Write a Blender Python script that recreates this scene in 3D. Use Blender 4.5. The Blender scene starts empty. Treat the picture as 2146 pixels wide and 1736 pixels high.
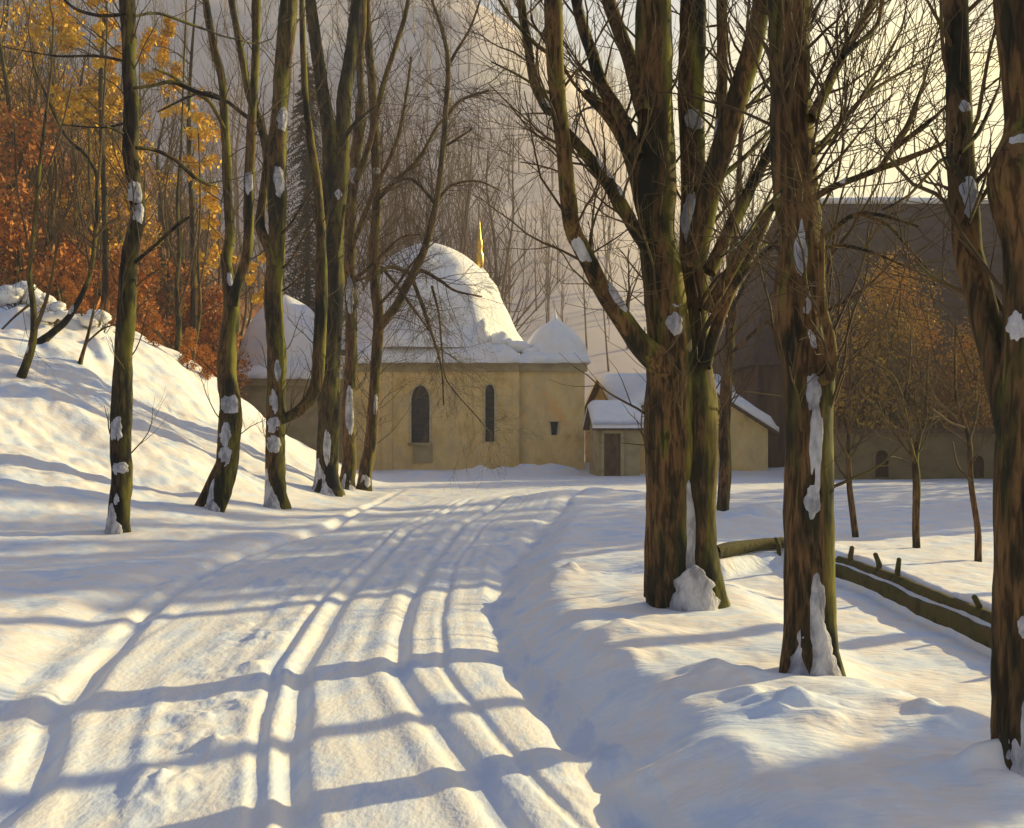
import bpy, bmesh, math, random
import numpy as np
from mathutils import Vector, Matrix
R = math.radians
scene = bpy.context.scene
COL = scene.collection

# ------------------------------------------------------------ camera, sky, sun, exposure
FPX, CX, HY, IW, IH = 2200.0, 1073.0, 900.0, 2146.0, 1736.0   # traced picture units
EYE = 1.7
cam_d = bpy.data.cameras.new('camera'); cam = bpy.data.objects.new('camera', cam_d); COL.objects.link(cam)
cam.location = (0, 0, EYE); cam.rotation_euler = (R(90), 0, 0)
cam_d.sensor_width = 36; cam_d.sensor_fit = 'HORIZONTAL'; cam_d.lens = 36 * FPX / IW
cam_d.shift_y = (HY - IH / 2) / IW
cam_d.clip_start = 0.1; cam_d.clip_end = 2000
scene.camera = cam
SUN_AZ, SUN_EL = 57.0, 21.0        # degrees clockwise from +Y, degrees above the horizon
world = bpy.data.worlds.new('World'); scene.world = world; world.use_nodes = True
wn = world.node_tree.nodes; wl = world.node_tree.links
bg = wn['Background']
sky = wn.new('ShaderNodeTexSky'); sky.sky_type = 'NISHITA'; sky.sun_disc = False
sky.sun_elevation = R(SUN_EL); sky.sun_rotation = R(SUN_AZ); sky.air_density = 1.3; sky.dust_density = 1.2; sky.ozone_density = 4.0
tc = wn.new('ShaderNodeTexCoord')
cl = wn.new('ShaderNodeTexNoise'); cl.inputs['Scale'].default_value = 3.2; cl.inputs['Detail'].default_value = 7; cl.inputs['Roughness'].default_value = .6
mp = wn.new('ShaderNodeMapping'); mp.inputs['Scale'].default_value = (1, 1, 2.2)
wl.new(tc.outputs['Generated'], mp.inputs['Vector']); wl.new(mp.outputs[0], cl.inputs['Vector'])
cr = wn.new('ShaderNodeValToRGB'); cr.color_ramp.elements[0].position = .36; cr.color_ramp.elements[1].position = .60
wl.new(cl.outputs['Fac'], cr.inputs[0])
mx = wn.new('ShaderNodeMix'); mx.data_type = 'RGBA'
mx.inputs['B'].default_value = (12.0, 10.0, 4.9, 1)       # thin cloud lit by the low sun
gl = wn.new('ShaderNodeVectorMath'); gl.operation = 'DOT_PRODUCT'; gl.inputs[1].default_value = (math.sin(R(SUN_AZ)), math.cos(R(SUN_AZ)), .12)
wl.new(tc.outputs['Generated'], gl.inputs[0])
gm = wn.new('ShaderNodeMapRange'); gm.inputs['From Min'].default_value = .42; gm.inputs['From Max'].default_value = .74; gm.inputs['To Min'].default_value = .0; gm.inputs['To Max'].default_value = 1
wl.new(gl.outputs['Value'], gm.inputs['Value'])
sx = wn.new('ShaderNodeSeparateXYZ'); wl.new(tc.outputs['Generated'], sx.inputs[0])
el = wn.new('ShaderNodeMapRange'); el.inputs['From Min'].default_value = .30; el.inputs['From Max'].default_value = .52; el.inputs['To Min'].default_value = 1; el.inputs['To Max'].default_value = 0
wl.new(sx.outputs['Z'], el.inputs['Value'])
m0 = wn.new('ShaderNodeMath'); m0.operation = 'MULTIPLY'; wl.new(gm.outputs[0], m0.inputs[0]); wl.new(el.outputs[0], m0.inputs[1])
m1 = wn.new('ShaderNodeMapRange'); m1.inputs['To Min'].default_value = .55; wl.new(cr.outputs[0], m1.inputs['Value'])
ml = wn.new('ShaderNodeMath'); ml.operation = 'MULTIPLY'; wl.new(m0.outputs[0], ml.inputs[0]); wl.new(m1.outputs[0], ml.inputs[1])
wl.new(ml.outputs[0], mx.inputs['Factor']); tint = wn.new('ShaderNodeMix'); tint.data_type = 'RGBA'; tint.blend_type = 'MULTIPLY'; tint.inputs['Factor'].default_value = 1; tint.inputs['B'].default_value = (1.06, .97, 1.03, 1)   # faint violet of the winter air
wl.new(sky.outputs[0], tint.inputs['A']); wl.new(tint.outputs['Result'], mx.inputs['A']); wl.new(mx.outputs['Result'], bg.inputs['Color'])
bg.inputs['Strength'].default_value = 0.086
sun_d = bpy.data.lights.new('sun', 'SUN'); sun = bpy.data.objects.new('sun', sun_d); COL.objects.link(sun)
sun_d.energy = 5.0; sun_d.angle = R(.5); sun_d.color = (1, .82, .40)
sd = Vector((math.sin(R(SUN_AZ)) * math.cos(R(SUN_EL)), math.cos(R(SUN_AZ)) * math.cos(R(SUN_EL)), math.sin(R(SUN_EL))))
sun.rotation_euler = sd.to_track_quat('Z', 'Y').to_euler(); sun.location = (30, 14, 20)
scene.view_settings.view_transform = 'Standard'; scene.view_settings.look = 'None'
scene.view_settings.gamma = 1; scene.view_settings.exposure = 0.78; scene.view_settings.use_curve_mapping = False
scene.cycles.max_bounces = 6; scene.cycles.diffuse_bounces = 3; scene.cycles.use_denoising = True

# ------------------------------------------------------------ helpers
def vnoise(x, y, seed=0):
    """smooth value noise in [-1,1], vectorised"""
    x = np.asarray(x, float); y = np.asarray(y, float)
    xi = np.floor(x).astype(np.int64); yi = np.floor(y).astype(np.int64)
    fx = x - xi; fy = y - yi
    fx = fx * fx * (3 - 2 * fx); fy = fy * fy * (3 - 2 * fy)
    def h(a, b):
        n = (a * 374761393 + b * 668265263 + seed * 1442695041) & 0xffffffff
        n = ((n ^ (n >> 13)) * 1274126177) & 0xffffffff
        n = n ^ (n >> 16)
        return (n & 0xffff) / 32767.5 - 1
    return (h(xi, yi) * (1 - fx) + h(xi + 1, yi) * fx) * (1 - fy) + (h(xi, yi + 1) * (1 - fx) + h(xi + 1, yi + 1) * fx) * fy
def fbm(x, y, seed=0, oct=4, gain=.5):
    s = 0; a = 1; t = 0
    for i in range(oct):
        s = s + a * vnoise(x * 2 ** i, y * 2 ** i, seed + i * 17); t += a; a *= gain
    return s / t
def sstep(t):
    t = np.clip(t, 0, 1); return t * t * (3 - 2 * t)
def pt(px, py, D):
    return Vector(((px - CX) / FPX * D, D, EYE - (py - HY) / FPX * D))
def new_mesh(name, v, quads=None, tris=None, smooth=True):
    me = bpy.data.meshes.new(name)
    v = np.asarray(v, np.float32)
    q = np.asarray(quads if quads is not None else [], np.int32).reshape(-1, 4)
    t = np.asarray(tris if tris is not None else [], np.int32).reshape(-1, 3)
    me.vertices.add(len(v)); me.vertices.foreach_set('co', v.ravel())
    nl = q.size + t.size
    me.loops.add(nl); me.loops.foreach_set('vertex_index', np.concatenate([q.ravel(), t.ravel()]))
    npoly = len(q) + len(t)
    me.polygons.add(npoly)
    tot = np.concatenate([np.full(len(q), 4, np.int32), np.full(len(t), 3, np.int32)])
    st = np.concatenate([[0], np.cumsum(tot)[:-1]]).astype(np.int32) if npoly else tot
    me.polygons.foreach_set('loop_start', st)
    me.polygons.foreach_set('use_smooth', np.full(npoly, smooth))
    me.update(calc_edges=True); me.validate()
    return me
def link(name, me, mat, parent=None):
    o = bpy.data.objects.new(name, me); COL.objects.link(o)
    if mat and not me.materials: me.materials.append(mat)
    if parent: o.parent = parent
    return o
def tag(o, label=None, cat=None, group=None, kind=None):
    if label: o['label'] = label
    if cat: o['category'] = cat
    if group: o['group'] = group
    if kind: o['kind'] = kind
    return o
def empty(name, loc, rz=0):
    o = bpy.data.objects.new(name, None); COL.objects.link(o); o.location = loc; o.rotation_euler.z = rz
    o.empty_display_size = .2
    return o
def copy_tree(o, parent=None):
    c = o.copy(); COL.objects.link(c)
    if parent: c.parent = parent
    for ch in o.children: copy_tree(ch, c)
    return c
class MB:
    """collects tubes, quads and boxes, links them as ONE mesh object"""
    def __init__(s): s.v = []; s.q = []; s.t = []; s.n = 0
    def add(s, v, q=None, t=None):
        v = np.asarray(v, float)
        if q is not None and len(q): s.q.append(np.asarray(q, np.int64).reshape(-1, 4) + s.n)
        if t is not None and len(t): s.t.append(np.asarray(t, np.int64).reshape(-1, 3) + s.n)
        s.v.append(v); s.n += len(v)
    def tube(s, P, r, sides=6, rmod=None, cap=True):
        P = np.asarray(P, float); n = len(P); r = np.broadcast_to(np.asarray(r, float), (n,))
        T = np.gradient(P, axis=0); T /= np.linalg.norm(T, axis=1)[:, None] + 1e-9
        ref = np.array([0, -1.0, 0]) if abs(T[0, 1]) < .8 else np.array([1.0, 0, 0])
        N = ref - T * (T @ ref)[:, None]; N /= np.linalg.norm(N, axis=1)[:, None] + 1e-9
        B = np.cross(T, N)
        a = np.arange(sides) / sides * 2 * math.pi
        rr = r[:, None] * (np.ones((n, sides)) if rmod is None else rmod)
        V = P[:, None, :] + rr[..., None] * (N[:, None, :] * np.cos(a)[None, :, None] + B[:, None, :] * np.sin(a)[None, :, None])
        i = np.arange(n - 1)[:, None] * sides; j = np.arange(sides)[None, :]; k = (j + 1) % sides
        Q = np.stack([i + j, i + k, i + sides + k, i + sides + j], -1).reshape(-1, 4)
        Vf = V.reshape(-1, 3); tr = None
        if cap:
            Vf = np.vstack([Vf, P[-1] + T[-1] * r[-1] * .6]); m = n * sides; b = (n - 1) * sides
            tr = [(b + q, b + (q + 1) % sides, m) for q in range(sides)]
        s.add(Vf, Q, tr)
    def box(s, c, d, rz=0):
        x, y, z = [e / 2 for e in d]
        v = np.array([(i * x, j * y, k * z) for k in (-1, 1) for j in (-1, 1) for i in (-1, 1)])
        ca, sa = math.cos(rz), math.sin(rz)
        v = np.stack([v[:, 0] * ca - v[:, 1] * sa, v[:, 0] * sa + v[:, 1] * ca, v[:, 2]], 1) + np.array(c)
        s.add(v, [(0, 2, 3, 1), (4, 5, 7, 6), (0, 1, 5, 4), (2, 6, 7, 3), (0, 4, 6, 2), (1, 3, 7, 5)])
    def leaves(s, centers, rad, n, size, rng):
        c = np.asarray(centers, float)
        idx = rng.integers(0, len(c), n); rad = np.broadcast_to(np.asarray(rad, float), (len(c),))
        d = rng.normal(size=(n, 3)); d /= np.linalg.norm(d, axis=1)[:, None]
        p = c[idx] + d * (rad[idx] * rng.random(n) ** .45)[:, None] * np.array([1, 1, .85])
        u = rng.normal(size=(n, 3)); u /= np.linalg.norm(u, axis=1)[:, None]
        w = np.cross(u, rng.normal(size=(n, 3))); w /= np.linalg.norm(w, axis=1)[:, None]
        h = size * (.6 + .8 * rng.random(n))[:, None]
        V = np.stack([p - u * h, p + w * h * .5, p + u * h, p - w * h * .5], 1).reshape(-1, 3)
        s.add(V, np.arange(4 * n).reshape(-1, 4))
    def build(s, name, mat, parent=None, smooth=True, off=None):
        v = np.vstack(s.v)
        if off is not None: v = v - np.asarray(off)
        q = np.vstack(s.q) if s.q else None; t = np.vstack(s.t) if s.t else None
        return link(name, new_mesh(name, v, q, t, smooth), mat, parent)

# ------------------------------------------------------------ materials
def mat(name, cols, scale=4, detail=6, stretch=(1, 1, 1), rough=.8, bump=.0, bscale=20, pos=None, bdist=.02, coord='Object', rough_n=.6, bstretch=None, patch=None, furrow=False, sun_rim=0):
    m = bpy.data.materials.new(name); m.use_nodes = True
    N = m.node_tree.nodes; L = m.node_tree.links; b = N['Principled BSDF']; b.inputs['Roughness'].default_value = rough
    b.inputs['Specular IOR Level'].default_value = .25
    t = N.new('ShaderNodeTexCoord'); mp = N.new('ShaderNodeMapping'); mp.inputs['Scale'].default_value = stretch
    L.new(t.outputs[coord], mp.inputs['Vector'])
    n = N.new('ShaderNodeTexNoise'); n.inputs['Scale'].default_value = scale; n.inputs['Detail'].default_value = detail; n.inputs['Roughness'].default_value = rough_n
    L.new(mp.outputs[0], n.inputs['Vector'])
    r = N.new('ShaderNodeValToRGB'); e = r.color_ramp.elements
    k = len(cols); pos = pos or [.32 + .36 * i / max(1, k - 1) for i in range(k)]
    while len(e) < k: e.new(.5)
    for i in range(k): e[i].position = pos[i]; e[i].color = (*cols[i], 1)
    L.new(n.outputs['Fac'], r.inputs[0]); L.new(r.outputs[0], b.inputs['Base Color'])
    if furrow:         # dark cracks between ridges of bark
        mf = N.new('ShaderNodeMapping'); mf.inputs['Scale'].default_value = (1, 1, .13); L.new(t.outputs[coord], mf.inputs['Vector'])
        nf = N.new('ShaderNodeTexNoise'); nf.inputs['Scale'].default_value = 34; nf.inputs['Detail'].default_value = 4; nf.inputs['Distortion'].default_value = .6; L.new(mf.outputs[0], nf.inputs['Vector'])
        rf = N.new('ShaderNodeMapRange'); rf.inputs['From Min'].default_value = .40; rf.inputs['From Max'].default_value = .56; rf.inputs['To Min'].default_value = .45; rf.inputs['To Max'].default_value = 1.5; L.new(nf.outputs['Fac'], rf.inputs['Value'])
        mm = N.new('ShaderNodeMix'); mm.data_type = 'RGBA'; mm.blend_type = 'MULTIPLY'; mm.inputs['Factor'].default_value = 1
        L.new(r.outputs[0], mm.inputs['A']); L.new(rf.outputs[0], mm.inputs['B']); L.new(mm.outputs['Result'], b.inputs['Base Color']); src = mm.outputs['Result']
    else: src = r.outputs[0]
    if sun_rim:           # yellow-green sunlit rim, painted as a mossy tint on the sunward side
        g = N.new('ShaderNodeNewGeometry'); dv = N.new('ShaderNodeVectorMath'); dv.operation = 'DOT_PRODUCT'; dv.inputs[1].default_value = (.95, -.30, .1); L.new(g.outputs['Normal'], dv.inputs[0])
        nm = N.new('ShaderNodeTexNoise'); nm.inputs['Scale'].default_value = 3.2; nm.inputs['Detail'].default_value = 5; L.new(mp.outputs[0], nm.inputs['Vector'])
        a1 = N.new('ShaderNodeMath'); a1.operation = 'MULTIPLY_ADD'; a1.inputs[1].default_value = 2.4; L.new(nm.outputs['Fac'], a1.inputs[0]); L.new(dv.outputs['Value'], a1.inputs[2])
        r4 = N.new('ShaderNodeMapRange'); r4.inputs['From Min'].default_value = 1.75; r4.inputs['From Max'].default_value = 2.15; r4.inputs['To Max'].default_value = sun_rim; L.new(a1.outputs[0], r4.inputs['Value'])
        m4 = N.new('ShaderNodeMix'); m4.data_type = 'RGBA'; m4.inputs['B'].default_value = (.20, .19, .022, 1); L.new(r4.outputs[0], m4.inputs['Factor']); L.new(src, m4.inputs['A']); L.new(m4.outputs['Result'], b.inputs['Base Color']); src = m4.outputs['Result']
    if patch:          # lichen, wet and mossy areas with an outline of their own
        col, sc, lo, hi = patch
        n3 = N.new('ShaderNodeTexNoise'); n3.inputs['Scale'].default_value = sc; n3.inputs['Detail'].default_value = 5; n3.inputs['Roughness'].default_value = .65
        L.new(mp.outputs[0], n3.inputs['Vector'])
        r3 = N.new('ShaderNodeMapRange'); r3.inputs['From Min'].default_value = lo; r3.inputs['From Max'].default_value = hi; L.new(n3.outputs['Fac'], r3.inputs['Value'])
        m3 = N.new('ShaderNodeMix'); m3.data_type = 'RGBA'; m3.inputs['B'].default_value = (*col, 1)
        L.new(r3.outputs[0], m3.inputs['Factor']); L.new(src, m3.inputs['A']); L.new(m3.outputs['Result'], b.inputs['Base Color'])
    if bump:
        mp2 = N.new('ShaderNodeMapping'); mp2.inputs['Scale'].default_value = bstretch or stretch
        L.new(t.outputs[coord], mp2.inputs['Vector'])
        n2 = N.new('ShaderNodeTexNoise'); n2.inputs['Scale'].default_value = bscale; n2.inputs['Detail'].default_value = 5
        L.new(mp2.outputs[0], n2.inputs['Vector'])
        bp = N.new('ShaderNodeBump'); bp.inputs['Strength'].default_value = bump; bp.inputs['Distance'].default_value = bdist
        if furrow:
            ad = N.new('ShaderNodeMath'); ad.operation = 'MULTIPLY_ADD'; ad.inputs[1].default_value = 1.4; L.new(rf.outputs[0], ad.inputs[0]); L.new(n2.outputs['Fac'], ad.inputs[2]); L.new(ad.outputs[0], bp.inputs['Height'])
        else: L.new(n2.outputs['Fac'], bp.inputs['Height']); L.new(bp.outputs[0], b.inputs['Normal'])
    return m
SNOW = mat('snow', [(.68, .76, .89), (.86, .86, .86), (.91, .82, .74), (.80, .85, .90)], 1.5, 5, (1, 1, 1), .65, .5, 9, pos=[.36, .47, .55, .64], bdist=.03, bstretch=(1, 2.2, 1))
ROADSNOW = mat('packed_snow', [(.64, .70, .82), (.82, .83, .84), (.87, .82, .76), (.77, .81, .86)], 2.2, 5, (1.5, .5, 1), .6, .36, 18, pos=[.38, .47, .55, .63], bdist=.025, bstretch=(1.6, .8, 1))
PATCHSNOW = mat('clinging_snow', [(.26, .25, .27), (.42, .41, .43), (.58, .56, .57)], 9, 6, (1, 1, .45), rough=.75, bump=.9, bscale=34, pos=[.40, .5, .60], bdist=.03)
ROOFSNOW = mat('roof_snow', [(.74, .77, .85), (.88, .86, .83), (.86, .80, .74)], 1.2, 5, rough=.7, bump=.45, bscale=5, bdist=.05)
BARK = mat('brown_bark', [(.026, .015, .009), (.105, .052, .022), (.15, .078, .034), (.085, .062, .018)], 7, 7, (1, 1, .24), .9, 1, 22, pos=[.38, .47, .55, .63], bdist=.04, bstretch=(1, 1, .25), patch=((.022, .019, .012), 3.0, .50, .60), furrow=True, sun_rim=.5)
MOSSBARK = mat('mossy_bark', [(.020, .017, .008), (.105, .056, .022), (.125, .066, .026), (.085, .075, .014)], 6, 7, (1, 1, .22), .9, 1, 22, pos=[.38, .47, .54, .62], bdist=.04, bstretch=(1, 1, .25), patch=((.014, .015, .009), 2.6, .46, .58), furrow=True, sun_rim=.75)
DARKBARK = mat('dark_bark', [(.010, .008, .007), (.070, .037, .017), (.040, .040, .012), (.105, .058, .025)], 5, 7, (1, 1, .26), .9, .9, 22, pos=[.40, .48, .54, .62], bdist=.035, bstretch=(1, 1, .25), patch=((.008, .008, .007), 2.2, .45, .56), furrow=True, sun_rim=.55)
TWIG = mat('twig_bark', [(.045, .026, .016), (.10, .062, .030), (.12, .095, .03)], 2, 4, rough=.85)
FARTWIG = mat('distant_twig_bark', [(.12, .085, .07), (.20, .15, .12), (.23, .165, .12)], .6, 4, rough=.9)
YLEAF = mat('yellow_leaf', [(.60, .30, .02), (.85, .50, .03), (.80, .55, .08)], 3, 3, rough=.7)
RLEAF = mat('rust_leaf', [(.20, .06, .015), (.58, .20, .025), (.40, .17, .05), (.72, .32, .05)], 1.3, 4, rough=.75)
OLEAF = mat('olive_leaf', [(.34, .19, .03), (.72, .42, .05), (.78, .36, .07)], 1.3, 4, rough=.75)
FIR = mat('fir_needle', [(.012, .011, .014), (.035, .026, .020), (.022, .024, .018)], 2, 4, rough=.9)
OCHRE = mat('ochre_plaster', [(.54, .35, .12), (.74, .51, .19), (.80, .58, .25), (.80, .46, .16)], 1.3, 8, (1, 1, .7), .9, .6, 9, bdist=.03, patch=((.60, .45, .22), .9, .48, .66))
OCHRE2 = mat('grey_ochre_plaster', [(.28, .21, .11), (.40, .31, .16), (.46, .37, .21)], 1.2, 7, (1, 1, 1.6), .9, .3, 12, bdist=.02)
GLASS = mat('dark_window_glass', [(.02, .022, .03), (.045, .04, .05)], 3, 3, (1, 1, 3), .25)
BLUEREV = mat('blue_grey_stone', [(.10, .17, .24), (.16, .22, .28)], 6, 4, rough=.8)
WOOD = mat('weathered_timber', [(.055, .032, .018), (.12, .072, .04), (.16, .10, .05)], 6, 6, (1, 1, .3), .85, .4, 25)
MOSSWOOD = mat('mossy_timber', [(.035, .022, .010), (.085, .075, .018), (.11, .060, .022)], 5, 6, (1, 1, 1), .9, .7, 20)
SLATE = mat('dark_shingle', [(.026, .014, .013), (.078, .042, .034), (.046, .028, .027)], 1.3, 7, (1, 1, .5), .85, .5, 14, bdist=.03, bstretch=(1, .6, 3))
DWALL = mat('dark_brown_boarding', [(.070, .034, .022), (.14, .072, .040), (.17, .095, .045)], 1.4, 6, (2.5, 1, .3), .9, .4, 8, bstretch=(4, 1, .3))
GOLD = mat('gilding', [(.60, .36, .06), (.85, .55, .12)], 8, 3, rough=.35)
GOLD.node_tree.nodes['Principled BSDF'].inputs['Metallic'].default_value = .7
LITTER = mat('leaf_litter', [(.09, .03, .012), (.26, .10, .03), (.17, .075, .03), (.55, .50, .47)], .35, 9, (1, 1, 1), .95, .6, 3, pos=[.34, .46, .58, .70], bdist=.2)
FARHILL = mat('snowy_wooded_slope', [(.58, .47, .41), (.74, .63, .55), (.84, .74, .60)], .05, 9, (1, 1, 1), .95, pos=[.3, .5, .7])

# ------------------------------------------------------------ terrain
YT = [-8, 0, 4.5, 6.45, 8.3, 10.1, 12.9, 17.8, 23.4, 30, 40, 60]
XR = [1.6, 1.1, .66, .37, .06, -.01, .10, .62, 1.35, 2.8, 5.6, 9]
YL = [-8, 0, 4.5, 6.2, 8, 11, 15, 20, 25, 30, 40, 60]
XL = [-1.6, -1.9, -2.45, -2.95, -3.35, -3.85, -3.4, -2.6, -2.0, -1.0, 2.0, 5]
def road_r(y): return np.interp(y, YT, XR) + .05 * vnoise(y * 1.3, y * 0, 5)
def road_l(y): return np.interp(y, YL, XL) + .08 * vnoise(y * 1.1, y * 0, 9)
RUTS = [([-8, 4.47, 5.67, 7.5, 10.7, 17.8, 25, 40], [-.6, -.92, -1.19, -1.5, -1.7, -1.75, -1.0, 3.2], .045, .10),
        ([-8, 4.47, 5.75, 7.5, 9.84, 13.4, 18.7, 25, 40], [.5, 0, -.37, -.83, -1.0, -1.05, -.9, -.1, 4.2], .05, .10),
        ([-8, 4.47, 5.67, 7.5, 10.7, 17.8, 25, 40], [-.75, -1.1, -1.38, -1.68, -1.92, -1.98, -1.2, 3.0], .03, .06),
        ([-8, 4.47, 5.75, 7.5, 9.84, 13.4, 18.7, 25], [.85, .3, -.08, -.5, -.66, -.72, -.5, .4], .02, .05),
        ([-8, 5, 6.2, 8, 10.4, 13, 18], [-1.5, -2.3, -2.72, -3.05, -3.5, -3.7, -3.1], .06, .13)]
FY = [2, 6, 7.5, 8.4, 10.7, 12.3, 13.2, 13.0, 12.8]          # low fence line, x as a function of position
FENCE_PX = [(1500, 1203), (1575, 1190), (1640, 1183), (1760, 1207), (1880, 1250), (1985, 1298), (2090, 1348), (2200, 1402), (2330, 1470)]
FENCE = [((px - CX) / FPX * (FPX * EYE / (py - HY)), FPX * EYE / (py - HY)) for px, py in FENCE_PX]
LUMPS = []      # x, y, radius x, radius y, height
def lump_px(px, py, rx, ry, h):
    D = FPX * EYE / (py - HY); LUMPS.append(((px - CX) / FPX * D, D, rx, ry, h))
for a in [(1500, 1500, .30, .22, .10), (1590, 1560, .26, .16, .08), (1690, 1590, .30, .18, .10), (1180, 1250, .28, .35, .12), (1330, 1390, .35, .30, .08),
          (1830, 1530, .45, .35, .07), (1960, 1590, .3, .25, .07), (1280, 1440, .35, .25, .06), (1240, 1590, .3, .2, .06), (1420, 1660, .4, .2, .07),
          (2080, 1720, .3, .15, .12), (1260, 1050, 2.2, 2.0, .22), (1560, 1110, 1.2, .8, .22), (1580, 990, 3, 1.8, .3), (1400, 975, 3.5, 1.5, .35), (1165, 990, .8, .6, .45), (1080, 990, 1, .6, .25), (1000, 992, .7, .5, .25), (880, 993, .9, .5, .2),
          (560, 1335, .13, .16, .045), (530, 1400, .12, .16, .04), (500, 1480, .12, .10, .035), (410, 1500, .13, .10, .03), (345, 1640, .10, .22, .05),
          (290, 1305, .12, .10, .035), (610, 1215, .3, .35, .04), (690, 1200, .25, .3, .05), (455, 1560, .1, .12, .05)]: lump_px(*a)
LUMPS += [(-13.8, 29.5, .9, .7, .4), (-12.6, 29, .8, .7, .35), (-14.9, 30, .9, .8, .45), (-11.4, 28.6, .7, .6, .4), (-10.6, 27.5, .6, .5, .35), (-13.0, 27.5, .8, .6, .4)]
def fence_dist(x, y):
    best = np.full(np.shape(x), 1e9); side = np.zeros(np.shape(x))
    for (ax, ay), (bx, by) in zip(FENCE[:-1], FENCE[1:]):
        dx, dy = bx - ax, by - ay; L2 = dx * dx + dy * dy
        t = np.clip(((x - ax) * dx + (y - ay) * dy) / L2, 0, 1)
        d = np.hypot(x - ax - t * dx, y - ay - t * dy); c = (x - ax) * dy - (y - ay) * dx
        side = np.where(d < best, c, side); best = np.minimum(best, d)
    return best, side          # side > 0: nearer than the fence (towards the camera)
def ground_h(x, y):
    x = np.asarray(x, float); y = np.asarray(y, float)
    xr = road_r(y); xl = road_l(y)
    near = 1 - sstep((y - 16) / 10)
    h = .21 * sstep((x - xr + .05) / .55) * near * (1 - .35 * sstep((x - xr - 1.5) / 3))
    h = h + .10 * sstep((xl - x) / .5) * near
    inroad = sstep((x - xl) / .25) * sstep((xr - x) / .15)
    fade = 1 - sstep((y - 22) / 12)
    for ys, xs, dep, w in RUTS:
        c = np.interp(y, ys, xs) +   .012 * vnoise(y * 1.6, y * 0, int(dep * 1e4))
        d = (x - c) / (w * .72)
        h = h - fade * dep * .78 * np.exp(-d * d * np.abs(d)) + fade * dep * .25 * (np.exp(-(d - 1.9) ** 2) + np.exp(-(d + 1.9) ** 2))
    h = h - .07 * np.exp(-((x - xr + .16) / .13) ** 2) * fade
    h = h + inroad * fade * .010 * vnoise((x - np.interp(y, RUTS[1][0], RUTS[1][1])) * 11, y * .35, 31) + inroad * fade * .006 * fbm((x - xr) * 4, y * 1.4, 33)
    mw = np.clip((xl - x) / 1.2, -1, 1)
    h = h + (1 - inroad) * (.05 * fbm(x * .9, y * .9, 3) + .018 * fbm(x * 3.5, y * 3.5, 7, 3) * (1 - sstep((y - 25) / 15)))
    rough = np.exp(-((x - (xl * .45 + xr * .55) + .55) / .5) ** 2) * 0
    for lx, ly, rx, ry, hh in LUMPS:
        d = ((x - lx) / rx) ** 2 + ((y - ly) / ry) ** 2
        h = h + hh * np.exp(-d) * (1 + .5 * vnoise(x * 9 / max(rx * 4, .4), y * 9 / max(ry * 4, .4), 41))
    # clods thrown up between the wheel tracks
    strip = np.exp(-((x - np.interp(y, RUTS[2][0], RUTS[2][1]) + .42) / .26) ** 2) * (1 - sstep((y - 11) / 4))
    h = h + .030 * strip * np.clip(fbm(x * 5, y * 4.2, 51, 3) * 1.6, -.2, 1)
    # the bank on the left
    S1 = sstep((-x - 3.6) / 9.6); S2 = sstep((y - 10) / 21); S3 = 1 - sstep((y - 33) / 8) * sstep((x + 20) / 6)
    h = h + 5.0 * S1 * S2 * S3 * (1 + .10 * fbm(x * .35, y * .35, 12))
    h = h + np.minimum(1, S1 * S2 * 6) * S3 * (.24 * fbm(x * .55 + y * .35, y * .55, 14) + .10 * np.abs(fbm(x * 1.6, y * 1.6, 15, 3)))
    # trodden path between the trees and the low fence
    d, s = fence_dist(x, y)
    p = sstep((d - .06) / .16) * (1 - sstep((d - 1.15) / .8)) * (s > 0)
    h = h - .20 * p * (1 - sstep((y - 12.2) / 1.6)) * sstep((x - 1.6) / .8)
    h = h + .10 * (s < 0) * sstep(d / .1) * np.exp(-(d / 1.4) ** 2) * (1 - sstep((y - 13) / 2))
    return h
def foot(px, py):
    """walk the line of sight down to the snow"""
    D = 3.5
    while D < 80:
        z = EYE - (py - HY) / FPX * D
        if z <= float(ground_h((px - CX) / FPX * D, D)): break
        D *= 1.004
    return D
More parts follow.
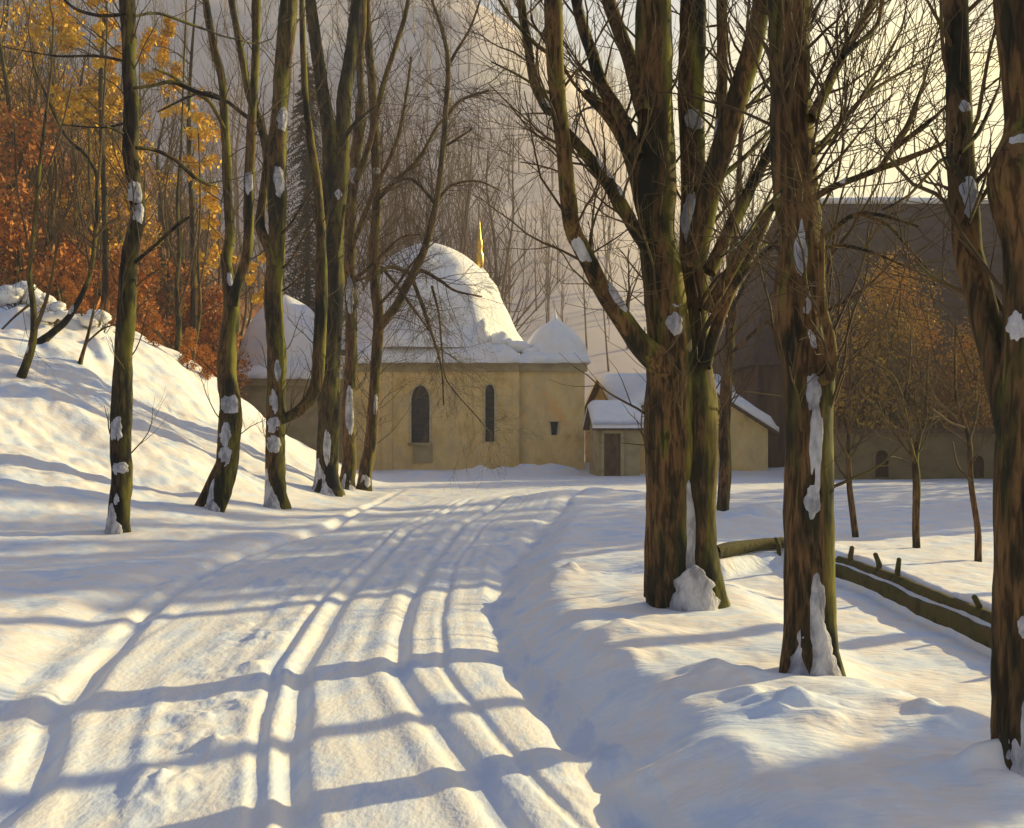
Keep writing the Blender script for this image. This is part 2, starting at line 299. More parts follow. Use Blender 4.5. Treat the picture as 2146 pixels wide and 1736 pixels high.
def build_ground():
    a = 3 * (400 / 3) ** (np.linspace(0, 1, 1) * 0)
    rows = np.concatenate([np.linspace(-14, 2.6, 40), 2.8 * np.exp(np.arange(0, math.log(32 / 2.8), .0042)), 32 * np.exp(np.arange(0.0, math.log(500 / 32), .022))])
    u = np.concatenate([-1 - np.geomspace(.02, 6, 34)[::-1], np.linspace(-1, 1, 660), 1 + np.geomspace(.02, 6, 34)])
    hw = .60 * np.maximum(rows, 3.2) + 1.2
    X = u[None, :] * hw[:, None]; Y = np.broadcast_to(rows[:, None], X.shape).copy()
    Z = ground_h(X, Y)
    n, m = X.shape
    V = np.stack([X, Y, Z], -1).reshape(-1, 3)
    i = np.arange(n - 1)[:, None] * m; j = np.arange(m - 1)[None, :]
    Q = np.stack([i + j, i + j + 1, i + m + j + 1, i + m + j], -1).reshape(-1, 4)
    cxx = (X[:-1, :-1] + X[1:, 1:]) / 2; cyy = (Y[:-1, :-1] + Y[1:, 1:]) / 2
    road = ((cxx > road_l(cyy) - .1) & (cxx < road_r(cyy) + .04) & (cyy < 38)).ravel()
    d, s = fence_dist(cxx, cyy)
    path = ((s > 0) & (d < 1.45) & (d > .1) & (cyy < 13.1) & (cyy > 2.5) & (cxx > 1.8)).ravel() & ~road
    me_all = new_mesh('whole', V, Q)
    nrm = np.empty(len(V) * 3, np.float32); me_all.vertices.foreach_get('normal', nrm); nrm = nrm.reshape(-1, 3)
    for name, mask, mt in (('snow_ground', ~(road | path), SNOW), ('snow_road', road, ROADSNOW), ('snow_path', path, SNOW)):
        q = Q[mask]; used, inv = np.unique(q, return_inverse=True)
        me = new_mesh(name, V[used], inv.reshape(-1, 4))
        me.normals_split_custom_set_from_vertices([tuple(t) for t in nrm[used]])
        tag(link(name, me, mt), kind='structure')
    bpy.data.meshes.remove(me_all)
build_ground()
def grid_surface(name, xs, ys, f, mt):
    X, Y = np.meshgrid(xs, ys); Z = f(X, Y); n, m = X.shape
    i = np.arange(n - 1)[:, None] * m; j = np.arange(m - 1)[None, :]
    Q = np.stack([i + j, i + j + 1, i + m + j + 1, i + m + j], -1).reshape(-1, 4)
    return tag(link(name, new_mesh(name, np.stack([X, Y, Z], -1).reshape(-1, 3), Q), mt), kind='structure')
def hill_l(x, y):
    return -.6 + (.72 * np.maximum(0, -x - 12.5) + .16 * np.maximum(0, y - 48)) * sstep((y - 31) / 16) * sstep((-x - 8) / 14) + .8 * fbm(x * .15, y * .15, 61)
grid_surface('wooded_hillside', np.linspace(-110, -8, 170), np.linspace(31, 130, 160), hill_l, LITTER)
def hill_f(x, y):
    px = x / 200 * FPX + CX
    crest = np.interp(px, [-2500, 0, 700, 1000, 1160, 1280, 1400, 1600, 1680, 1760, 1860, 1980, 2600, 5000], [92, 90, 88, 82, 72, 60, 48, 28, 27, 36, 31, 14, 5, 3])
    return -1 + crest * sstep((y - 62) / 145) * (1 + .06 * fbm(x * .03, y * .03, 71))
grid_surface('far_hill', np.linspace(-330, 330, 220), np.linspace(62, 300, 130), hill_f, FARHILL)

# ------------------------------------------------------------ trees
rngN = np.random.default_rng(11)
def catmull(P, step):
    """resample a polyline with Catmull-Rom; P rows of any width"""
    P = np.asarray(P, float); n = len(P); out = []
    for i in range(n - 1):
        p0 = P[max(i - 1, 0)]; p1 = P[i]; p2 = P[i + 1]; p3 = P[min(i + 2, n - 1)]
        k = max(2, int(np.linalg.norm(p2[:3] - p1[:3]) / step))
        for t in np.arange(k) / k:
            out.append(.5 * ((2 * p1) + (p2 - p0) * t + (2 * p0 - 5 * p1 + 4 * p2 - p3) * t * t + (3 * p1 - p0 - 3 * p2 + p3) * t ** 3))
    out.append(P[-1]); return np.array(out)
def grow(mb, p, d, L, r, lvl, rng, up=.1, spread=.7, kids=(3, 6), minr=.003, wob=.16):
    n = 5 if lvl == 0 else 7
    pts = [np.array(p, float)]; d = np.array(d, float); d /= np.linalg.norm(d); dirs = [d]
    for i in range(n - 1):
        d = d + rng.normal(size=3) * wob + np.array([0, 0, up * .35]); d /= np.linalg.norm(d)
        pts.append(pts[-1] + d * L / (n - 1)); dirs.append(d)
    rad = np.maximum(np.linspace(r, r * .35, n), minr * .6)
    mb.tube(pts, rad, 3 if r < .012 else (5 if r < .03 else 8), cap=False)
    if lvl > 0:
        k = rng.integers(kids[0], kids[1] + 1)
        for j in range(k):
            t = .22 + .78 * (j + rng.random()) / k
            f = t * (n - 1); i = min(int(f), n - 2); q = pts[i] + (pts[i + 1] - pts[i]) * (f - i)
            a = rng.normal(size=3); a -= dirs[i] * (a @ dirs[i]); a /= np.linalg.norm(a) + 1e-9
            s = spread * (.6 + .7 * rng.random())
            nd = dirs[i] * math.cos(s) + a * math.sin(s)
            grow(mb, q, nd, L * (.45 + .25 * rng.random()) * (1.1 - .3 * t), max(rad[i] * .55, minr), lvl - 1, rng, up, spread, kids, minr, wob)
def bark_mod(n, sides, rng, amp=.10, seed=0):
    a = np.arange(sides) / sides * 2 * math.pi
    s = rng.integers(0, 9999)
    z = np.arange(n)[:, None] * .35
    ca = np.cos(a)[None, :] * 1.6; sa = np.sin(a)[None, :] * 1.6
    return 1 + amp * (vnoise(ca + z * .35 + 50, sa + z * .30, s) + .55 * vnoise(ca * 2.6 + z * .1, sa * 2.6 + z * .25 + 20, s + 3)
                      + .5 * vnoise(ca + 9 + z * 1.3, sa + z * 1.1, s + 7))
def to_world(pts, D, dd):
    """traced points to 3-D: the limb drifts dd metres away from (or towards) the viewer along its length"""
    out = []; n = len(pts)
    for i, p in enumerate(pts):
        t = i / max(1, n - 1); Dp = D + dd * t
        v = pt(p[0], p[1], Dp); out.append((v.x, v.y, v.z, p[2] / 2 / FPX * Dp))
    return np.array(out)
def snow_shell(center, right, upv, fwd, r, hw, hh, thick, rng, parent, name='snow_patch'):
    """a lump of snow pressed onto a round stem; (right, upv, fwd) frame, fwd points at the open side"""
    nu, nv = 17, 21; V = []
    sd = int(rng.integers(0, 9999))
    for i in range(nv):
        for j in range(nu):
            u = -1 + 2 * j / (nu - 1); v = -1 + 2 * i / (nv - 1)
            e = 1 + .22 * float(vnoise(math.cos(math.atan2(v, u)) * 2 + 7, math.sin(math.atan2(v, u)) * 2 + 7, sd)) + .10 * float(vnoise(math.cos(math.atan2(v, u)) * 5 + 7, math.sin(math.atan2(v, u)) * 5, sd + 5))
            rr = math.hypot(u, v); m = max(abs(u), abs(v)) + 1e-6
            k = m / (rr + 1e-6); uu, vv = u * k * e, v * k * e      # square -> wobbly disc
            q = min(1, math.hypot(uu, vv) / e)
            ang = uu * hw / r
            th = thick * (1 - q ** 2.2) * (1 + .7 * float(vnoise(uu * 3.2, vv * 3.2, sd + 2))) - .25 * thick * (q > .98)
            rad = r * 1.02 + th
            V.append(center + right * (math.sin(ang) * rad) + fwd * (math.cos(ang) * rad) + upv * (vv * hh))
    Q = [(i * nu + j, i * nu + j + 1, (i + 1) * nu + j + 1, (i + 1) * nu + j) for i in range(nv - 1) for j in range(nu - 1)]
    base = Vector(parent.location)
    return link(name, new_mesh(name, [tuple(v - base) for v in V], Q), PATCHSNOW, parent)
def snow_drift(S, px, wpx, hpx, D, flare, rng, parent, wide=None):
    """snow blown against the foot of a stem: a ragged tongue plastered up the bark that spreads into a low heap"""
    k = D / FPX; h = hpx * k; nu, nv = 25, 22; V = []; sd = int(rng.integers(0, 9999)); base = Vector(parent.location)
    z0 = base.z; off = pt(px, HY, D).x
    for i in range(nv):
        t = i / (nv - 1); z = z0 - .10 + (h + .10) * t
        c = np.array([np.interp(z, S[:, 2], S[:, m]) for m in (0, 1, 3)]); r = c[2] * (1 + flare * math.exp(-max(z - z0, 0) / .22) * .8)
        cx_ = c[0]; 
        if wide: cx_ = off; r = wide * k
        a0 = math.asin(max(-.7, min(.7, (off - cx_) / r))) * min(1, t * 1.6 + .3)
        A = (1.20 * (1 - t) ** (.75 if wide else 1.05) + .09) * min(1.0, wpx * k / 2 / r + .15)
        for j in range(nu):
            u = -1 + 2 * j / (nu - 1)
            a = a0 + u * A * (1 + .45 * float(fbm(np.sign(u) * 3 + 5, t * 9, sd, 3)) * 1.0 * abs(u))
            th = (.012 + .10 * h * max(0, 1 - t * 2.2) ** 2) * (1 - abs(u) ** 2.4) * (1 + .35 * float(vnoise(u * 2.4, t * 5, sd + 1))) - .012 * (abs(u) > .97) - .02 * (i == nv - 1)
            V.append(Vector((cx_ + math.sin(a) * (r * 1.02 + th), c[1] - math.cos(a) * (r * 1.02 + th), z)))
    Q = [(i * nu + j, i * nu + j + 1, (i + 1) * nu + j + 1, (i + 1) * nu + j) for i in range(nv - 1) for j in range(nu - 1)]
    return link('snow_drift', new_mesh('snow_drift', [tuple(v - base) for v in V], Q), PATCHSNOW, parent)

def traced_tree(name, label, stems, limbs, m, snow=(), drift=(), D=None, twig=26, crown=True, seed=0, flare=.7, twig_len=1.0, group=None, cat='tree', tlvl=1, up=.25, crown_len=2.6, branch_mat=None):
    """stems / limbs are traced at the tree's own distance: (points, drift in depth). The first stem carries the foot"""
    rng = np.random.default_rng(seed + 100)
    f = stems[0][0][0]
    if D is None: D = foot(f[0], f[1]); D *= 1 + f[2] / 2 / FPX * (1.5 if f[2] > 50 else 1)
    g = pt(f[0], f[1], D); base = Vector((g.x, D, float(ground_h(g.x, D))))
    root = empty(name, base); tag(root, label, cat, group)
    tw = MB(); parts = []; cr = MB(); has_crown = False
    def one(pts, dd, is_stem, mb, ymin=0):
        W = to_world(pts, D, dd)
        if is_stem: W = np.vstack([W[0] + np.array([0, 0, -.25, .0]), W])
        S = catmull(W, .06 if W[:, 3].max() > .05 else .09)
        S[:, 3] = np.maximum(S[:, 3], .002)
        sides = 22 if W[:, 3].max() > .10 else (12 if W[:, 3].max() > .03 else 6)
        mod = bark_mod(len(S), sides, rng, .09 if W[:, 3].max() > .04 else .12)
        if is_stem:
            hgt = S[:, 2] - base.z; fl = flare * np.exp(-np.maximum(hgt, 0) / .22)
            a = np.arange(sides) / sides * 2 * math.pi; ph = rng.random() * 6
            lob = .55 + .6 * np.maximum(0, np.cos(a * 2.5 + ph))[None, :] + .3 * np.cos(a * 5 + ph * 2)[None, :]
            mod = mod * (1 + fl[:, None] * lob)
        mb.tube(S[:, :3], S[:, 3], sides, mod)
        return S
    tb = MB(); stemS = []
    for pts, dd in stems: stemS.append(one(pts, dd, True, tb))
    trunk_o = tb.build('trunk', m, root, off=base)
    all_S = list(stemS); owner = [trunk_o] * len(stemS)
    for pts, dd in limbs:
        lb = MB(); S = one(pts, dd, False, lb); owner.append(lb.build('limb', branch_mat or m, root, off=base)); all_S.append(S)
    # fine branching along stems and limbs, and the crown above
    for S, ow in zip(all_S, owner):
        tw = MB()
        seg = np.linalg.norm(np.diff(S[:, :3], axis=0), axis=1); L = seg.sum()
        hi = S[:, 2] > base.z + 1.1
        k = int(rng.poisson(twig * L / 6.0))
        for _ in range(k):
            i = int(rng.integers(1, len(S) - 1))
            if not hi[i]: continue
            d = S[i + 1, :3] - S[i, :3]; d /= np.linalg.norm(d) + 1e-9
            a = rng.normal(size=3); a -= d * (a @ d); a /= np.linalg.norm(a)
            s = .5 + .6 * rng.random()
            grow(tw, S[i, :3] + a * S[i, 3] * .8, d * math.cos(s) + a * math.sin(s) + np.array([0, 0, .15]), twig_len * (.5 + .9 * rng.random()), max(.0035, min(.012, S[i, 3] * .3)), tlvl, rng, up, .6)
        if crown and S[-1, 2] > EYE + HY / FPX * D * .86:
            d = S[-1, :3] - S[-4, :3]; d /= np.linalg.norm(d)
            grow(cr, S[-1, :3], d, crown_len * (.7 + .5 * rng.random()), S[-1, 3] * .97, 3 if S[-1, 3] > .05 else 2, rng, .25, .55, (3, 5)); has_crown = True
        if tw.n: tw.build('twigs', TWIG, ow, off=base)
    if has_crown: cr.build('crown', branch_mat or m, root, off=base)
    for (px, py, w, h) in snow:
        best = None
        for S in all_S:
            for i in range(1, len(S) - 1):
                k = FPX / S[i, 1]; X = CX + S[i, 0] * k; Y = HY - (S[i, 2] - EYE) * k
                dist = math.hypot(X - px, (Y - py)) - S[i, 3] * k * .5
                if best is None or dist < best[0]: best = (dist, S, i, X)
        _, S, i, X = best; k = S[i, 1] / FPX
        upv = Vector(S[i + 1, :3] - S[i - 1, :3]).normalized()
        if upv.z < 0: upv = -upv
        fwd = Vector((0, -1, 0)); fwd = (fwd - upv * fwd.dot(upv)).normalized(); right = fwd.cross(upv) * -1
        if right.x < 0: right = -right
        if abs(upv.z) < .8:          # leaning limb: the snow lies on its upper side
            side = Vector((0, 0, 1)); side = (side - upv * side.dot(upv)).normalized()
            fwd = (fwd * .7 + side * .9).normalized(); right = fwd.cross(upv)
        r = S[i, 3]; off = max(-.75, min(.75, (px - X) * k / r))
        if abs(upv.z) >= .8:
            a = math.asin(off); fwd, right = (fwd * math.cos(a) + right * math.sin(a)), (right * math.cos(a) - fwd * math.sin(a))
        snow_shell(Vector(S[i, :3]), right, upv, fwd, r, min(w / 2 * k, r * 1.25), h / 2 * k, min(.020, .09 * min(w, h) * k), rng, root)
    for (px, py, w, h, *wd) in drift:
        snow_drift(stemS[0], px, w, h, D, flare, rng, root, wide=(wd[0] if wd else w / 2 if w > 125 and abs(px - f[0]) > 25 else None))
    return root

# --- left of the lane
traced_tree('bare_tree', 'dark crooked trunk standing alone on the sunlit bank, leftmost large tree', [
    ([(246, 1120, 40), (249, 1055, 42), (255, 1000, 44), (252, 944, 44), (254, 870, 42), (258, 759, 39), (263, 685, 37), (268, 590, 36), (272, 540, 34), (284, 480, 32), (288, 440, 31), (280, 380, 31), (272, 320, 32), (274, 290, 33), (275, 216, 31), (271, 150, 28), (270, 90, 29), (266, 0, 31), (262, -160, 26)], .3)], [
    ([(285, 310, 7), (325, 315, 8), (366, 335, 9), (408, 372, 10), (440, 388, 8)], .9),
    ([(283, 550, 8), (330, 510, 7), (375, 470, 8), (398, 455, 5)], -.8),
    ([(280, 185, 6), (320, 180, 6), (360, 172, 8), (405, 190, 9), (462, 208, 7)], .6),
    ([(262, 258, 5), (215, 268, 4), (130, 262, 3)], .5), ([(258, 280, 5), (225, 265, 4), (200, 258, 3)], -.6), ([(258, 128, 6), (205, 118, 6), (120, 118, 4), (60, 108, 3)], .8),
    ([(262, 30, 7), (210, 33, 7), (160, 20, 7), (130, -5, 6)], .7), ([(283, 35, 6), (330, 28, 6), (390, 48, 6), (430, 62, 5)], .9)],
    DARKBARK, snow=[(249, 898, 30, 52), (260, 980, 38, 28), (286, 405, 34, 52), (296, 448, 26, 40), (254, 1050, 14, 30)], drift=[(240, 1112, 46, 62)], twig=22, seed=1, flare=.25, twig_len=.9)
traced_tree('bare_tree', 'forked mossy trunk on two spread roots at the lane side, snow cap below its fork', [
    ([(452, 1072, 34), (462, 1030, 44), (474, 980, 46), (480, 930, 46), (484, 885, 48), (485, 850, 45), (476, 800, 41), (475, 750, 40), (480, 700, 38), (485, 640, 34), (478, 580, 25), (474, 541, 23), (482, 490, 21), (477, 405, 19), (475, 338, 19), (471, 270, 18), (465, 169, 17), (449, 101, 16), (436, 34, 15), (428, -20, 14), (415, -150, 11)], .6),
    ([(410, 1076, 14), (430, 1040, 20), (452, 1000, 26), (472, 960, 30), (482, 900, 30)], .1)], [
    ([(488, 640, 26), (500, 590, 20), (514, 550, 19), (520, 510, 20), (522, 405, 22), (527, 270, 20), (533, 169, 18), (537, 68, 19), (538, -10, 19), (545, -160, 15)], -.8),
    ([(470, 270, 7), (440, 215, 9), (405, 192, 8), (360, 160, 7), (325, 145, 5)], -.9), ([(524, 250, 9), (500, 232, 8), (470, 210, 7), (420, 195, 6), (330, 235, 4)], .9)],
    MOSSBARK, snow=[(488, 850, 46, 40), (476, 915, 28, 50), (474, 958, 32, 44), (486, 590, 14, 34), (524, 385, 22, 50)], drift=[(440, 1066, 60, 66)], twig=20, seed=2, flare=.25)
traced_tree('bare_tree', 'straight olive trunk with a low curved side stem, third along the left lane edge', [
    ([(580, 1066, 40), (577, 1000, 41), (577, 907, 41), (578, 833, 39), (580, 759, 40), (575, 685, 39), (573, 611, 37), (577, 555, 35), (581, 507, 35), (581, 405, 38), (581, 304, 37), (588, 203, 34), (597, 101, 34), (605, 0, 36), (612, -170, 28)], .4)], [
    ([(590, 880, 22), (615, 868, 24), (640, 850, 26), (660, 815, 27), (668, 760, 26), (672, 665, 26), (674, 580, 24), (672, 480, 20), (664, 380, 18), (650, 290, 16), (640, 200, 14), (634, 60, 12), (632, -40, 10)], .9),
    ([(572, 560, 16), (558, 510, 20), (545, 470, 20), (552, 405, 18), (560, 330, 18), (545, 260, 18), (522, 200, 17), (507, 118, 15), (485, 0, 14), (470, -120, 10)], 1.2),
    ([(590, 490, 5), (612, 465, 5), (640, 420, 4), (665, 385, 3)], -.7), ([(592, 562, 6), (610, 545, 5), (640, 490, 4), (660, 460, 3)], -.9), ([(592, 610, 5), (618, 590, 4), (650, 555, 3)], -.8)],
    MOSSBARK, snow=[(578, 845, 18, 60), (578, 890, 34, 30), (577, 930, 30, 36), (588, 389, 30, 60), (610, 258, 26, 56), (586, 780, 14, 40)], drift=[(562, 1060, 66, 84)], twig=16, seed=3, flare=.45)
traced_tree('bare_tree', 'thick dark trunk splitting into two tall stems above the chapel annex roof', [
    ([(686, 1040, 52), (686, 1000, 48), (686, 945, 46), (689, 865, 47), (689, 785, 50), (693, 705, 48), (697, 585, 46), (698, 465, 44), (696, 405, 40), (692, 304, 34), (678, 203, 28), (663, 101, 25), (650, 0, 22), (636, -160, 16)], .3)], [
    ([(702, 470, 34), (712, 380, 36), (718, 290, 34), (722, 203, 30), (737, 101, 26), (747, 0, 24), (755, -150, 17)], .9),
    ([(705, 320, 10), (735, 270, 9), (765, 240, 6), (800, 215, 4)], -.8), ([(703, 560, 8), (715, 480, 8), (722, 430, 6)], -.5)],
    DARKBARK, snow=[(690, 935, 18, 70), (712, 412, 14, 20)], drift=[(664, 1036, 74, 72)], twig=20, seed=4, flare=.5)
traced_tree('bare_tree', 'slim brown trunk with a long strip of snow stuck on its bark', [
    ([(726, 1026, 34), (731, 980, 30), (733, 945, 28), (731, 845, 26), (736, 745, 27), (735, 645, 24), (733, 565, 24), (735, 439, 26), (744, 338, 24), (755, 236, 22), (751, 135, 22), (757, 34, 22), (760, -140, 16)], .6)], [
    ([(738, 520, 10), (760, 460, 12), (785, 400, 9), (830, 300, 8), (850, 210, 6), (862, 120, 5)], -.9), ([(746, 380, 14), (775, 300, 13), (800, 190, 12), (822, 120, 11), (849, 34, 10), (862, -40, 8)], 1.0),
    ([(740, 590, 7), (790, 545, 7), (838, 500, 5), (880, 492, 3)], -1.2)],
    BARK, snow=[(736, 865, 20, 130), (735, 620, 18, 66), (736, 182, 16, 70), (744, 372, 24, 30)], drift=[(726, 1020, 44, 34)], twig=30, seed=5, flare=.35, twig_len=1.2)
traced_tree('bare_tree', 'reddish brown trunk throwing a long limb to the right across the dome, drooping twigs', [
    ([(763, 1028, 30), (768, 980, 27), (777, 925, 26), (784, 825, 23), (789, 745, 23), (793, 665, 22), (786, 597, 21), (784, 520, 20), (790, 422, 20), (786, 304, 19), (779, 169, 18), (771, 84, 18), (767, 0, 17), (760, -140, 12)], .3)], [
    ([(794, 690, 18), (812, 665, 18), (832, 640, 18), (852, 600, 17), (869, 568, 17), (889, 524, 16), (911, 439, 13), (926, 338, 12), (934, 236, 11), (939, 128, 10), (925, 60, 7), (905, 0, 5)], -1.0),
    ([(935, 150, 7), (955, 110, 6), (985, 60, 5), (1010, -10, 4)], -.6),
    ([(869, 568, 11), (890, 570, 9), (925, 590, 7), (955, 610, 5), (1010, 622, 3)], -1.1), ([(862, 575, 9), (820, 560, 8), (785, 575, 7), (745, 590, 4)], -1.3),
    ([(862, 580, 8), (885, 640, 8), (905, 700, 6), (925, 770, 5), (930, 850, 3)], -1.4), ([(800, 560, 7), (840, 610, 7), (868, 650, 5), (905, 700, 3)], -1.6), ([(905, 600, 6), (920, 660, 5), (927, 740, 4), (938, 800, 3), (1005, 880, 2.5), (1030, 912, 2)], -1.3),
    ([(790, 420, 9), (838, 372, 9), (880, 330, 8), (913, 270, 6), (940, 240, 4)], .7), ([(914, 430, 8), (870, 380, 6), (840, 378, 5), (800, 400, 3)], -.6), ([(916, 425, 7), (945, 390, 6), (1000, 380, 4), (1050, 400, 3)], .7),
    ([(934, 250, 8), (960, 215, 7), (990, 200, 6), (1025, 190, 5)], .8), ([(928, 310, 7), (960, 290, 5), (990, 270, 4)], -.4), ([(792, 640, 6), (830, 600, 6), (870, 545, 4), (920, 500, 2.5)], -.8)],
    BARK, snow=[(768, 1010, 26, 34), (789, 850, 10, 44), (816, 380, 28, 22), (790, 362, 20, 18)], twig=44, seed=6, flare=.3, twig_len=1.15, up=-.12, tlvl=2)
# --- right of the lane
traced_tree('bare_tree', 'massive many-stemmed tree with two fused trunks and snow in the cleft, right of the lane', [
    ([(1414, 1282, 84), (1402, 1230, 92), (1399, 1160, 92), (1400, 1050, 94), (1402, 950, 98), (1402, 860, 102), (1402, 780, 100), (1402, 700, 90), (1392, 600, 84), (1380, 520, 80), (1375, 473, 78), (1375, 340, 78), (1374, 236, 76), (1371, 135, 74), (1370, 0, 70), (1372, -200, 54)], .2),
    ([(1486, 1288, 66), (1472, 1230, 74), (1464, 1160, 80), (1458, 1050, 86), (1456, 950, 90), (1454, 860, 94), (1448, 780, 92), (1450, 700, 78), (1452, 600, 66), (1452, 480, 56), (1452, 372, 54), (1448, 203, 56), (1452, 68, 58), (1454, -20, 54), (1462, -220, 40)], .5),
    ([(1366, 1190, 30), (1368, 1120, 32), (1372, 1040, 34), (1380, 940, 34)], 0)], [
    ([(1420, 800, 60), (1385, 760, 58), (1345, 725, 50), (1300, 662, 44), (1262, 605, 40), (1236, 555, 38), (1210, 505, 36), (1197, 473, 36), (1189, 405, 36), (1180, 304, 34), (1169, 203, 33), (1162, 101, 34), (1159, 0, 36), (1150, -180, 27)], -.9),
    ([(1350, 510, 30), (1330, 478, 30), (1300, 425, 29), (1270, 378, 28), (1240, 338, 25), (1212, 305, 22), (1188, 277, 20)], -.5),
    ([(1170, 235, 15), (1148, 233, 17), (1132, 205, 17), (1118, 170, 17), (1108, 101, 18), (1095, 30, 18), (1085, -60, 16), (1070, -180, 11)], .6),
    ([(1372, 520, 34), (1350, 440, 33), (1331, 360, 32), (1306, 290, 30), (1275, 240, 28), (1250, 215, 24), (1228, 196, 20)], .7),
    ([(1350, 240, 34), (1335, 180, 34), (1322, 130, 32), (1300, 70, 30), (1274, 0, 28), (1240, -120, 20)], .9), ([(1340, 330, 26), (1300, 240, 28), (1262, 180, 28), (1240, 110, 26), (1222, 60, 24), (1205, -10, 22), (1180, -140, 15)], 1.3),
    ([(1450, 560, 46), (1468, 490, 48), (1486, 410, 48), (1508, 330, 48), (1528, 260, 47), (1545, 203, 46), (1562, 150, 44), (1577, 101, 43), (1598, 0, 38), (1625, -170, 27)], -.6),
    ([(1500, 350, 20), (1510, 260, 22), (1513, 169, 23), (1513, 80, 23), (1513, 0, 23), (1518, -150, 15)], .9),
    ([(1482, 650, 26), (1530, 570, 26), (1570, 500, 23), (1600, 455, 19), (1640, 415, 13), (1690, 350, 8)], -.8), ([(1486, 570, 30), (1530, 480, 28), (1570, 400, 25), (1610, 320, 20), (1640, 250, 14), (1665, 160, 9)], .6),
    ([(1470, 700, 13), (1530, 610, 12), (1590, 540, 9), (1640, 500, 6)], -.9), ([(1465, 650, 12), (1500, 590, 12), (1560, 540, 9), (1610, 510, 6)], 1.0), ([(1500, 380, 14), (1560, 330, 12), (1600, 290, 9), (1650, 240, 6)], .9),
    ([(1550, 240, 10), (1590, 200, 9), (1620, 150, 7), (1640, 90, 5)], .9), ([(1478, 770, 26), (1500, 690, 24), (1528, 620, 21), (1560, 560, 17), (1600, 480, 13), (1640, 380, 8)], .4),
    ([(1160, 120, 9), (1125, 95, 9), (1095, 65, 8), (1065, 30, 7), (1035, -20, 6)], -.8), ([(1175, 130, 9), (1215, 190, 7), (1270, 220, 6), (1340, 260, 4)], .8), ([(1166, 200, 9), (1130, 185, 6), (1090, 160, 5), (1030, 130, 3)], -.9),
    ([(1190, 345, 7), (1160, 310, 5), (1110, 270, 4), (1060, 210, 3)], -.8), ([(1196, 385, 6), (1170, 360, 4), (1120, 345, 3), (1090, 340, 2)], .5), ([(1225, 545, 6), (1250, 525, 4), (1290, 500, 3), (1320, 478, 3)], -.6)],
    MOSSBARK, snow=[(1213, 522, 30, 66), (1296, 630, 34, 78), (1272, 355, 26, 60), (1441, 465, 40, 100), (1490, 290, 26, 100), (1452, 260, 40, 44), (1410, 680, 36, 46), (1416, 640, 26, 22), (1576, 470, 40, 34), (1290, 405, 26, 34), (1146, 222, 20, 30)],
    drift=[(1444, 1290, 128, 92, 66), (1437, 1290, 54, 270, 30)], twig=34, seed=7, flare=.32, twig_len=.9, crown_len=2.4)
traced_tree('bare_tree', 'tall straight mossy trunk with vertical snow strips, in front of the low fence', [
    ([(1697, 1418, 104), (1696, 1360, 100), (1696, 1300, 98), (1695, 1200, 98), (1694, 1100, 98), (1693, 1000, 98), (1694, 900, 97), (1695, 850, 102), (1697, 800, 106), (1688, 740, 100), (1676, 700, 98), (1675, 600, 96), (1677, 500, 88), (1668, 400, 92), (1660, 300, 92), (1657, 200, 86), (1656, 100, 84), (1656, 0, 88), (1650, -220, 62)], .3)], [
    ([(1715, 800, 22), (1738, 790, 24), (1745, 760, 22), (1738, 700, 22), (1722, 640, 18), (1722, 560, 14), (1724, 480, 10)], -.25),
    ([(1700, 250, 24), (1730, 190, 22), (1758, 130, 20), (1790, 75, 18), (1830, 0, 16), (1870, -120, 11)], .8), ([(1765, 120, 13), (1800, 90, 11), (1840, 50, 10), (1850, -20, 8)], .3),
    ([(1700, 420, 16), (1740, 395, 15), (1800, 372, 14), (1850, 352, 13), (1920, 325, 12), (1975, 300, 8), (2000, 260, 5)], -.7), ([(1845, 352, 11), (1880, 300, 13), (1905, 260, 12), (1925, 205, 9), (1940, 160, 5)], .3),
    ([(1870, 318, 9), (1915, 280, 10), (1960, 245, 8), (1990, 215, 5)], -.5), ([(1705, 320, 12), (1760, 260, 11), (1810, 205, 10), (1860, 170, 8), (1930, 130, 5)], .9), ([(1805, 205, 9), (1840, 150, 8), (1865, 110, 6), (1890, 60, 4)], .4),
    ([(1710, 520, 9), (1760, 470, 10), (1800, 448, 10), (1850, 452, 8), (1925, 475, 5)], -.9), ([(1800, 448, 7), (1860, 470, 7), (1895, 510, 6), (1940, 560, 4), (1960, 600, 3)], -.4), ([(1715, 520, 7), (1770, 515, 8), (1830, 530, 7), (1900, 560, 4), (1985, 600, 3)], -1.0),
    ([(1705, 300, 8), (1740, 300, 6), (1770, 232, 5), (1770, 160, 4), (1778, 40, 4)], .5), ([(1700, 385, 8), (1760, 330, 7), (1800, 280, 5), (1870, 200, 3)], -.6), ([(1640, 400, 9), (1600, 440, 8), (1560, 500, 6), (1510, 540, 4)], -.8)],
    MOSSBARK, snow=[(1677, 640, 18, 48), (1690, 835, 30, 78), (1696, 935, 30, 190), (1666, 540, 24, 120), (1690, 1060, 30, 70), (1700, 1240, 34, 120), (1690, 720, 14, 40), (1774, 384, 60, 14)], drift=[(1697, 1424, 110, 178)], twig=58, seed=8, flare=.32, twig_len=.9, crown_len=2.2)
